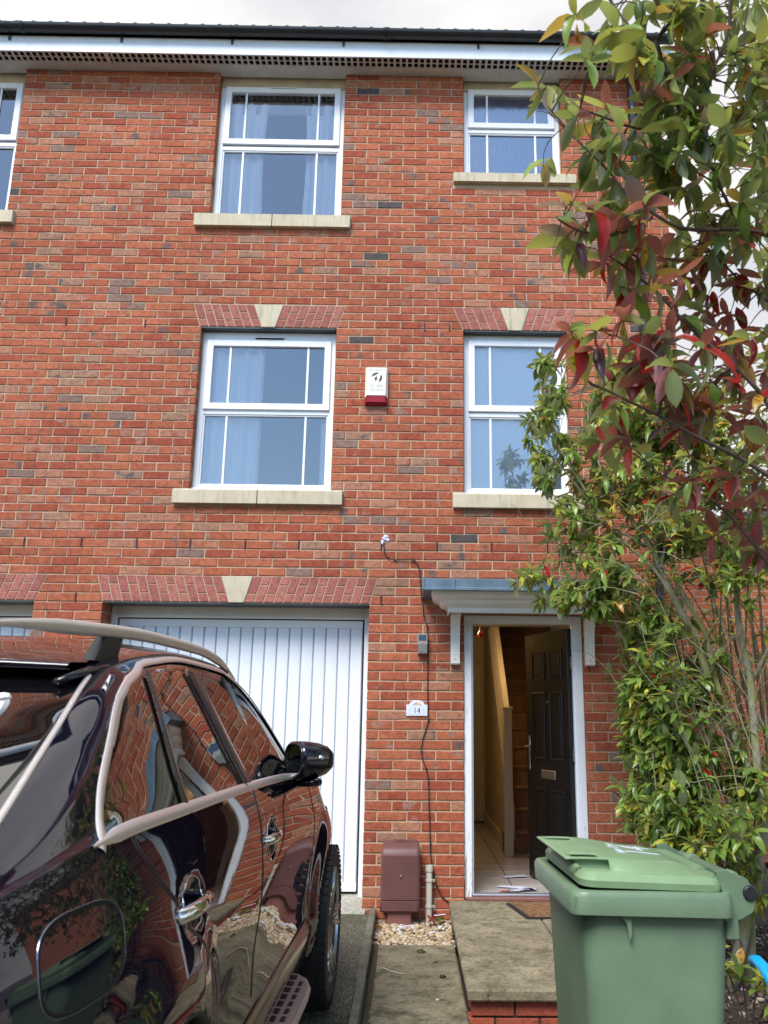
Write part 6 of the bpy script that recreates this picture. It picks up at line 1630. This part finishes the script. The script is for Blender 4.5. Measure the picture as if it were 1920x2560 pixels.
NBL= [((-0.066, -5.25, 2.921), 0.052, 0.052), ((0.01, -5.25, 2.783), 0.086, 0.069), ((0.098, -5.2, 2.717), 0.097, 0.079), ((-0.048, -5.25, 2.526), 0.052, 0.043), ((0.087, -5.3, 2.976), 0.092, 0.084), ((0.23, -5.3, 3.038), 0.109, 0.075), ((0.444, -5.2, 3.108), 0.079, 0.106), ((0.235, -5.25, 2.88), 0.094, 0.094), ((0.446, -5.1, 2.941), 0.083, 0.111), ((0.239, -5.2, 2.709), 0.097, 0.097), ((0.404, -5.1, 2.673), 0.093, 0.093), ((0.089, -5.2, 2.515), 0.088, 0.071), ((0.161, -5.1, 2.461), 0.093, 0.074), ((0.335, -5.05, 2.514), 0.104, 0.095), ((0.486, -5.0, 2.449), 0.068, 0.117), ((-0.011, -5.2, 2.217), 0.062, 0.071), ((0.11, -5.1, 2.241), 0.083, 0.074), ((0.198, -5.1, 2.21), 0.083, 0.074), ((0.093, -5.1, 2.103), 0.074, 0.046), ((0.284, -5.0, 2.131), 0.097, 0.078), ((0.443, -5.0, 2.177), 0.078, 0.107), ((0.272, -5.0, 1.949), 0.078, 0.058), ((0.45, -4.9, 1.945), 0.081, 0.092), ((0.548, -5.0, 2.789), 0.058, 0.117), ((0.559, -4.9, 2.332), 0.061, 0.122), ((0.501, -4.9, 1.796), 0.051, 0.061), ((0.434, -5.3, 2.844), 0.05, 0.075), ((0.312, -5.3, 2.922), 0.075, 0.067), ((0.358, -5.0, 2.309), 0.088, 0.088), ((0.329, -5.2, 2.826), 0.071, 0.071), ((0.195, -5.2, 2.824), 0.071, 0.071), ((0.444, -5.2, 2.984), 0.053, 0.071), ((0.363, -5.0, 2.686), 0.078, 0.078), ((0.167, -5.3, 3.157), 0.1, 0.033), ((0.391, -5.3, 3.163), 0.075, 0.042)]
# shrub by the wall
mid = Plant("photinia_shrub", (1.45, -1.65, -.09), "tall green leafy shrub with pale lichened stems growing beside the front door", "shrub", .090, 5, BARK)
RAD = dict(s1=(.034, .006), s2=(.014, .004), s3=(.034, .008), s4=(.02, .005), s5=(.018, .006), s6=(.016, .004), s7=(.014, .004), s8=(.012, .003), s9=(.010, .003), s10=(.008, .003), s11=(.006, .002), s12=(.010, .003), s13=(.014, .008))
nodes = []
for k, pts in MID.items():
    if k in ('s1', 's3', 's5', 's6', 's7'): pts = [(1.50+mid.r.uniform(-.13, .13), -1.65+mid.r.uniform(-.1, .1), -.11)]+list(pts)[1:]
    r0, r1 = RAD[k]; nodes += mid.stem(pts, r0, r1)
for k in range(7):   # bare crossing stems behind
    a = Vector((1.5+.1*k*.3, -1.5+.05*k, -.1)); b_ = Vector((mid.r.uniform(.9, 2.3), mid.r.uniform(-1.6, -.9), mid.r.uniform(1.8, 3.2)))
    nodes += mid.stem([a, a.lerp(b_, .33)+Vector((.05, .03, .1)), a.lerp(b_, .66)+Vector((-.04, 0, .05)), b_], .012, .004, "stem", 6)
gpal = choose(4, 9, 3.2, .12, .3, .1)
ypal = choose(2, 4, 6, .3, 2.0, 0)
for (c, a, b_) in BLOBS:
    c = Vector(c); vol = a*b_; nt = int((20+vol*640)*(.5 if c.x < .8 and c.z > 2.2 else 1))
    for t in range(nt):
        d = Vector((mid.r.gauss(0, .45), mid.r.gauss(0, .6), mid.r.gauss(0, .45))); 
        tip = c+Vector((d.x*a, d.y*.28, d.z*b_))
        if tip.z < -.02 or tip.y > -.06: continue
        if 1.0 > tip.x > .2 and tip.z < 2.1 and tip.x < 1.02+.12*mid.r.random()-.0*tip.z: tip.x += .25
        src = min(nodes, key=lambda n_: (n_-tip).length+.5*max(0, n_.z-tip.z))
        if (src-tip).length > .5: src = src.lerp(tip, 1-.5/(src-tip).length) if t % 2 else src
        pts = mid.twig(src, tip, .0032 if t % 3 else .005, .03)
        ax = (pts[-1]-pts[-3]).normalized()+Vector((-.15, -.35, .35)); pal = ypal if (c.z > 2.5 and c.x > .85 and mid.r.random() < .5) else gpal
        mid.whorl(tip, ax, mid.r.choice((5, 6, 7, 8)), pal, 1.0, 1.0, .15)
        for q in (2, 4):
            if mid.r.random() < .5: mid.whorl(pts[q], ax, 3, pal, .9, 1.1, .2)
for k in range(34):   # thin pale arching stems
    a = Vector((1.5+mid.r.uniform(-.2, .35), -1.6+mid.r.uniform(-.25, .2), mid.r.uniform(-.1, 1.4))); b_ = Vector((a.x-mid.r.uniform(.1, .95), mid.r.uniform(-2.0, -1.0), max(1.5, a.z+mid.r.uniform(.7, 1.7))))
    b_.x = max(b_.x, 1.0)
    m1 = a.lerp(b_, .4)+Vector((mid.r.uniform(-.1, .25), 0, .22)); nodes += mid.stem([a, m1, a.lerp(b_, .75)+Vector((0, 0, .18)), b_], mid.r.uniform(.0035, .007), .0015, "stem", 5)
    for q in range(4): n_ = mid.r.choice(nodes[-9:]); mid.whorl(n_+Vector((0, -.02, .02)), Vector((-.3, -.4, .6)), 5, gpal, .9, 1.1, .2)
for k in range(190):  # small leafy tips filling the upper right of the shrub
    tip = Vector((mid.r.uniform(1.0, 2.5), mid.r.uniform(-2.3, -1.0), mid.r.uniform(2.2, 3.5))); src = min(nodes, key=lambda n_: (n_-tip).length)
    pts = mid.twig(src, tip, .003, .03); mid.whorl(tip, Vector((-.1, -.3, .6)), 6, choose(3, 5, 4, 1.3, 1.0, .2), .85, 1.1, .2)
for k in range(1500):  # crown beyond the right edge of the picture
    tip = Vector((mid.r.uniform(1.4, 4.2), mid.r.uniform(-4.2, -.6), mid.r.uniform(1.6, 5.2)))
    if tip.x < -.42+.43*(tip.y+7.138)+.05: continue
    mid.whorl(tip, Vector((mid.r.uniform(-1, 1), mid.r.uniform(-1, 1), .5)), 7, choose(5, 4, 2, .6, .6, .2), 1.2, 1.1, .2)
for k in range(150):  # bare twigs
    a = mid.r.choice(nodes); 
    if a.z < .6: continue
    mid.twig(a, a+Vector((mid.r.uniform(-.5, .3), mid.r.uniform(-.4, .2), mid.r.uniform(-.05, .6))), .0035, .05)
mid.finish()

# near branches overhanging from the right
nr = Plant("overhanging_shrub", (1.6, -5.0, -.09), "near shrub branches with large green and crimson leaves hanging into the right side", "shrub", .090, 9, TWIG)
nn_ = []
for k, pts in NEAR.items():
    nn_ += nr.stem(pts, .0062 if k in 'ABDF2' else .0045, .0018, "branch", 7)
tr = [(1.62, -5.0, -.1), (1.5, -4.95, .6), (1.25, -5.0, 1.2), (.9, -5.05, 1.55), (.66, -5.1, 1.9)]
nr.stem(tr, .03, .012, "trunk", 10)
for e in ((.5, -5.05, 2.3), (.62, -5.15, 2.75), (.6, -5.1, 2.1), (.55, -5.0, 1.95), (.58, -5.3, 3.2)):
    nr.stem([tr[-2], (.72, -5.08, 1.8), tuple((Vector(tr[-1])+Vector(e))/2), e], .012, .005, "branch", 8)
for (c, a, b_) in NBL:
    c = Vector(c); hi = c.z
    red = sm(2.75, 2.35, hi)-0*sm(2.2, 1.9, hi)
    pal = choose(5*(1-.5*red), 4.2*(1-.5*red), 3.0*(1-.7*red), .5+6.5*red, 1.1, .3+1.1*red)
    rt_e = c.x > .22
    for t in range(5 if a < .08 else (15 if rt_e else 8)):
        tip = c+Vector((nr.r.gauss(0, .5)*a, nr.r.gauss(0, .10), nr.r.gauss(0, .5)*b_))
        src = min(nn_, key=lambda n_: (n_-tip).length)
        pts = nr.twig(src, tip, .0022, .012); ax = (pts[-1]-pts[-3]).normalized()*.7+Vector((-.35, nr.r.uniform(-.4, .3), -.15))
        nr.whorl(tip, ax, nr.r.choice((4, 5, 6)), pal, .82 if rt_e else 1., 1.15, .22)
for k in range(40):
    a = nr.r.choice(nn_); nr.twig(a, a+Vector((nr.r.uniform(-.1, .12), nr.r.uniform(-.1, .1), nr.r.uniform(-.1, .1))), .0016, .01)
for k in range(900):
    tip = Vector((nr.r.uniform(.55, 2.6), nr.r.uniform(-6.0, -3.4), nr.r.uniform(1.7, 4.4)))
    # keep the view of the house open: stay right of the picture's right edge
    if tip.x < -.42+.425*(tip.y+7.138)+.03: continue
    ax = Vector((nr.r.uniform(-1, 1), nr.r.uniform(-1, 1), nr.r.uniform(-.3, .8))); nr.whorl(tip, ax, 7, choose(5, 3, 2, 1.2, .6, .6), 1.1, 1.1, .3)
    if k % 3 == 0: nr.twig(tip-ax.normalized()*.25, tip, .003)
# leaf at the tip of the topmost left branch
t_ = Vector(NEAR['B'][-1]); nr.leaf(t_, Vector((-.35, 0, .9)), 4, .075); nr.leaf(t_, Vector((.3, -.2, .8)), 2, .03); nr.leaf(t_-Vector((-.02, 0, .02)), Vector((-.1, 0, -1)), 5, .085)
nr.finish()

# a thin shrub further back right of the house, its leaves against the sky
bk = Plant("background_shrub", (2.6, .3, -.09), "thin yellow green shrub behind, seen against the sky right of the house", "shrub", .085, 13, TWIG)
bn2 = []
for k in range(9):
    x = 2.0+.2*k; a = Vector((2.6, .3, -.1)); b_ = Vector((x+bk.r.uniform(-.2, .2), bk.r.uniform(-.3, .9), bk.r.uniform(3.2, 4.6))); bn2 += bk.stem([a, a.lerp(b_, .35)+Vector((0, .1, .2)), a.lerp(b_, .7), b_], .022, .005, "stem", 6)
bpal = choose(3, 5, 5, .3, 1.5, .2)
for t in range(430):
    tip = Vector((bk.r.uniform(1.95, 4.3), bk.r.uniform(-.4, 1.2), 4.4*bk.r.random()**.75)); src = min(bn2, key=lambda n_: (n_-tip).length)
    pts = bk.twig(src, tip, .004, .03); bk.whorl(tip, (pts[-1]-pts[-3]).normalized()+Vector((0, -.2, .3)), 6, bpal, 1., 1.1, .2); bk.whorl(pts[3], Vector((0, -.3, 1)), 3, bpal, 1., 1.2, .2)
bk.finish(0)

# garden building behind on the right
gb = empty("brick_outbuilding", (4.5, 5, 0), label="orange brick outbuilding behind the shrub right of the house", cat="outbuilding")
b = MB(); b.box(2.15, 8, 3.0, 8.0, -.1, 3.45)
OB = coursed_brick_mat(); OB.name = "orange_coursed_brick"
for n_ in OB.node_tree.nodes:
    if n_.type == 'TEX_BRICK': n_.inputs['Color1'].default_value = (.50, .13, .045, 1); n_.inputs['Color2'].default_value = (.42, .11, .045, 1)
wobj("wall", b, OB, gb)
b = MB(); b.prism([(2.0, 3.45), (8.15, 3.45), (5.07, 4.1)], 'y', 2.85, 8.1); wobj("roof", b, ROOFT, gb)
# fallen leaves in the corner by the pipe
for i, (x, y, mi, rz, lab) in enumerate(((-.245, -.13, 3, .4, "dark red fallen leaf curled at the foot of the pipe"), (-.20, -.16, 5, 1.9, "dull purple fallen leaf on the gravel beside the step"), (-.17, -.10, 0, 2.8, "dark fallen leaf in the corner by the step"), (-.15, -.13, 4, .9, "orange brown fallen leaf resting against the step side"), (-.27, -.20, 3, 5.2, "deep red fallen leaf in front of the pipe"), (-.60, -.42, 4, 1.2, "orange dead leaf at the left edge of the gravel"))):
    v, f = leaf_geo(.085, .022, .9, .4); o = obj("fallen_leaf", MB().add(v, f), LM[mi], fix=False, smooth=True, label=lab, cat="leaf"); o.location = (x, y, -.055); o.rotation_euler = (.2, .3, rz)
v, f = leaf_geo(.16, .032, .3, .15); o = obj("fallen_leaf", MB().add(v, f), LM[4], fix=False, smooth=True, label="large yellow leaf near the bottom right corner", cat="leaf"); o.location = (1.06, -2.9, .03); o.rotation_euler = (0.1, .2, -1.9)
# low plants in the bed behind the bin
lp = Plant("low_bed_plant", (1.15, -2.6, -.09), "low yellow green leafy plant rising just behind the bin handle", "plant", .085, 31, TWIG)
ln_ = []
for k in range(7):
    a = Vector((1.2, -2.5, -.1)); b_ = Vector((.72+.10*k, -2.45-.05*k, .50+.05*lp.r.random()-.06*k)); ln_ += lp.stem([a, a.lerp(b_, .5)+Vector((0, 0, .08)), b_], .006, .003, "stem", 6)
    lp.whorl(b_, Vector((-.1, -.3, .8)), 8, choose(1, 5, 4, 0, 1.5, 0), 1.1, 1.1, .15)
    lp.whorl(a.lerp(b_, .7)+Vector((0, 0, .05)), Vector((0, -.3, .8)), 5, choose(2, 5, 3, 0, .5, 0), 1., 1.1, .15)
lp.finish()
# the street behind the camera, seen only in reflections: trees, hedge and houses opposite
TREEL = leaf_mat("dark_tree_leaf", (.03, .05, .015), (.06, .09, .02), (.07, .09, .04))
def far_tree(name, x, y, h, r, label, seed):
    rr_ = random.Random(seed); t = empty(name, (x, y, -.1), label=label, cat="tree")
    b = MB(); b.tube([(x, y, -.1), (x+.1, y, h*.4), (x-.1, y+.1, h*.8)], [.16, .12, .05], 8); wobj("trunk", b, TWIG, t, smooth=True)
    b = MB()
    for k in range(2600):
        d = Vector((rr_.gauss(0, 1), rr_.gauss(0, 1), rr_.gauss(0, 1))).normalized()*r*rr_.random()**.4; c = Vector((x+d.x, y+d.y, h*.62+d.z*h*.4/r)); s_ = rr_.uniform(.08, .17); u = Vector((rr_.uniform(-1, 1), rr_.uniform(-1, 1), rr_.uniform(-1, 1))).normalized()*s_; w = u.orthogonal().normalized()*s_*.6
        b.add([c-u, c+w, c+u, c-w], [(0, 1, 2, 3)])
    wobj("crown", b, TREEL, t, fix=False, kind='stuff')
far_tree("street_tree", -3.6, -10.5, 5.0, 1.9, "dark tree behind the camera mirrored in the car tailgate", 1)
far_tree("street_tree", -7.0, -11.5, 5.4, 2.3, "large dark tree behind the car on the left", 2)
far_tree("street_tree", -.6, -13.5, 3.0, 1.3, "street tree directly behind the camera", 3)
far_tree("street_tree", 5.5, -11.5, 4.2, 1.9, "street tree behind the camera on the right", 4)
oh = empty("opposite_house", (0, -24, 0), label="brick terrace across the street behind the camera", cat="house")
b = MB(); b.box(-16, 16, -30, -24, -.1, 5.0); wobj("wall", b, CB, oh)
b = MB(); b.prism([(-30.4, 5.4), (-23.6, 5.4), (-27, 7.8)], 'x', -16.2, 16.2); wobj("roof", b, ROOFT, oh)
for k in range(10):
    for z in (.9, 3.4):
        b = MB(); rect_frame(b, -14.6+3*k, -13.2+3*k, z, z+1.2, .08, -24.02, -23.95); o = wobj("window", b, UPVC, oh)
        b = MB(); b.box(-14.55+3*k, -13.25+3*k, -24.01, -24.0, z+.05, z+1.15); obj("pane", b, PRIV, o)
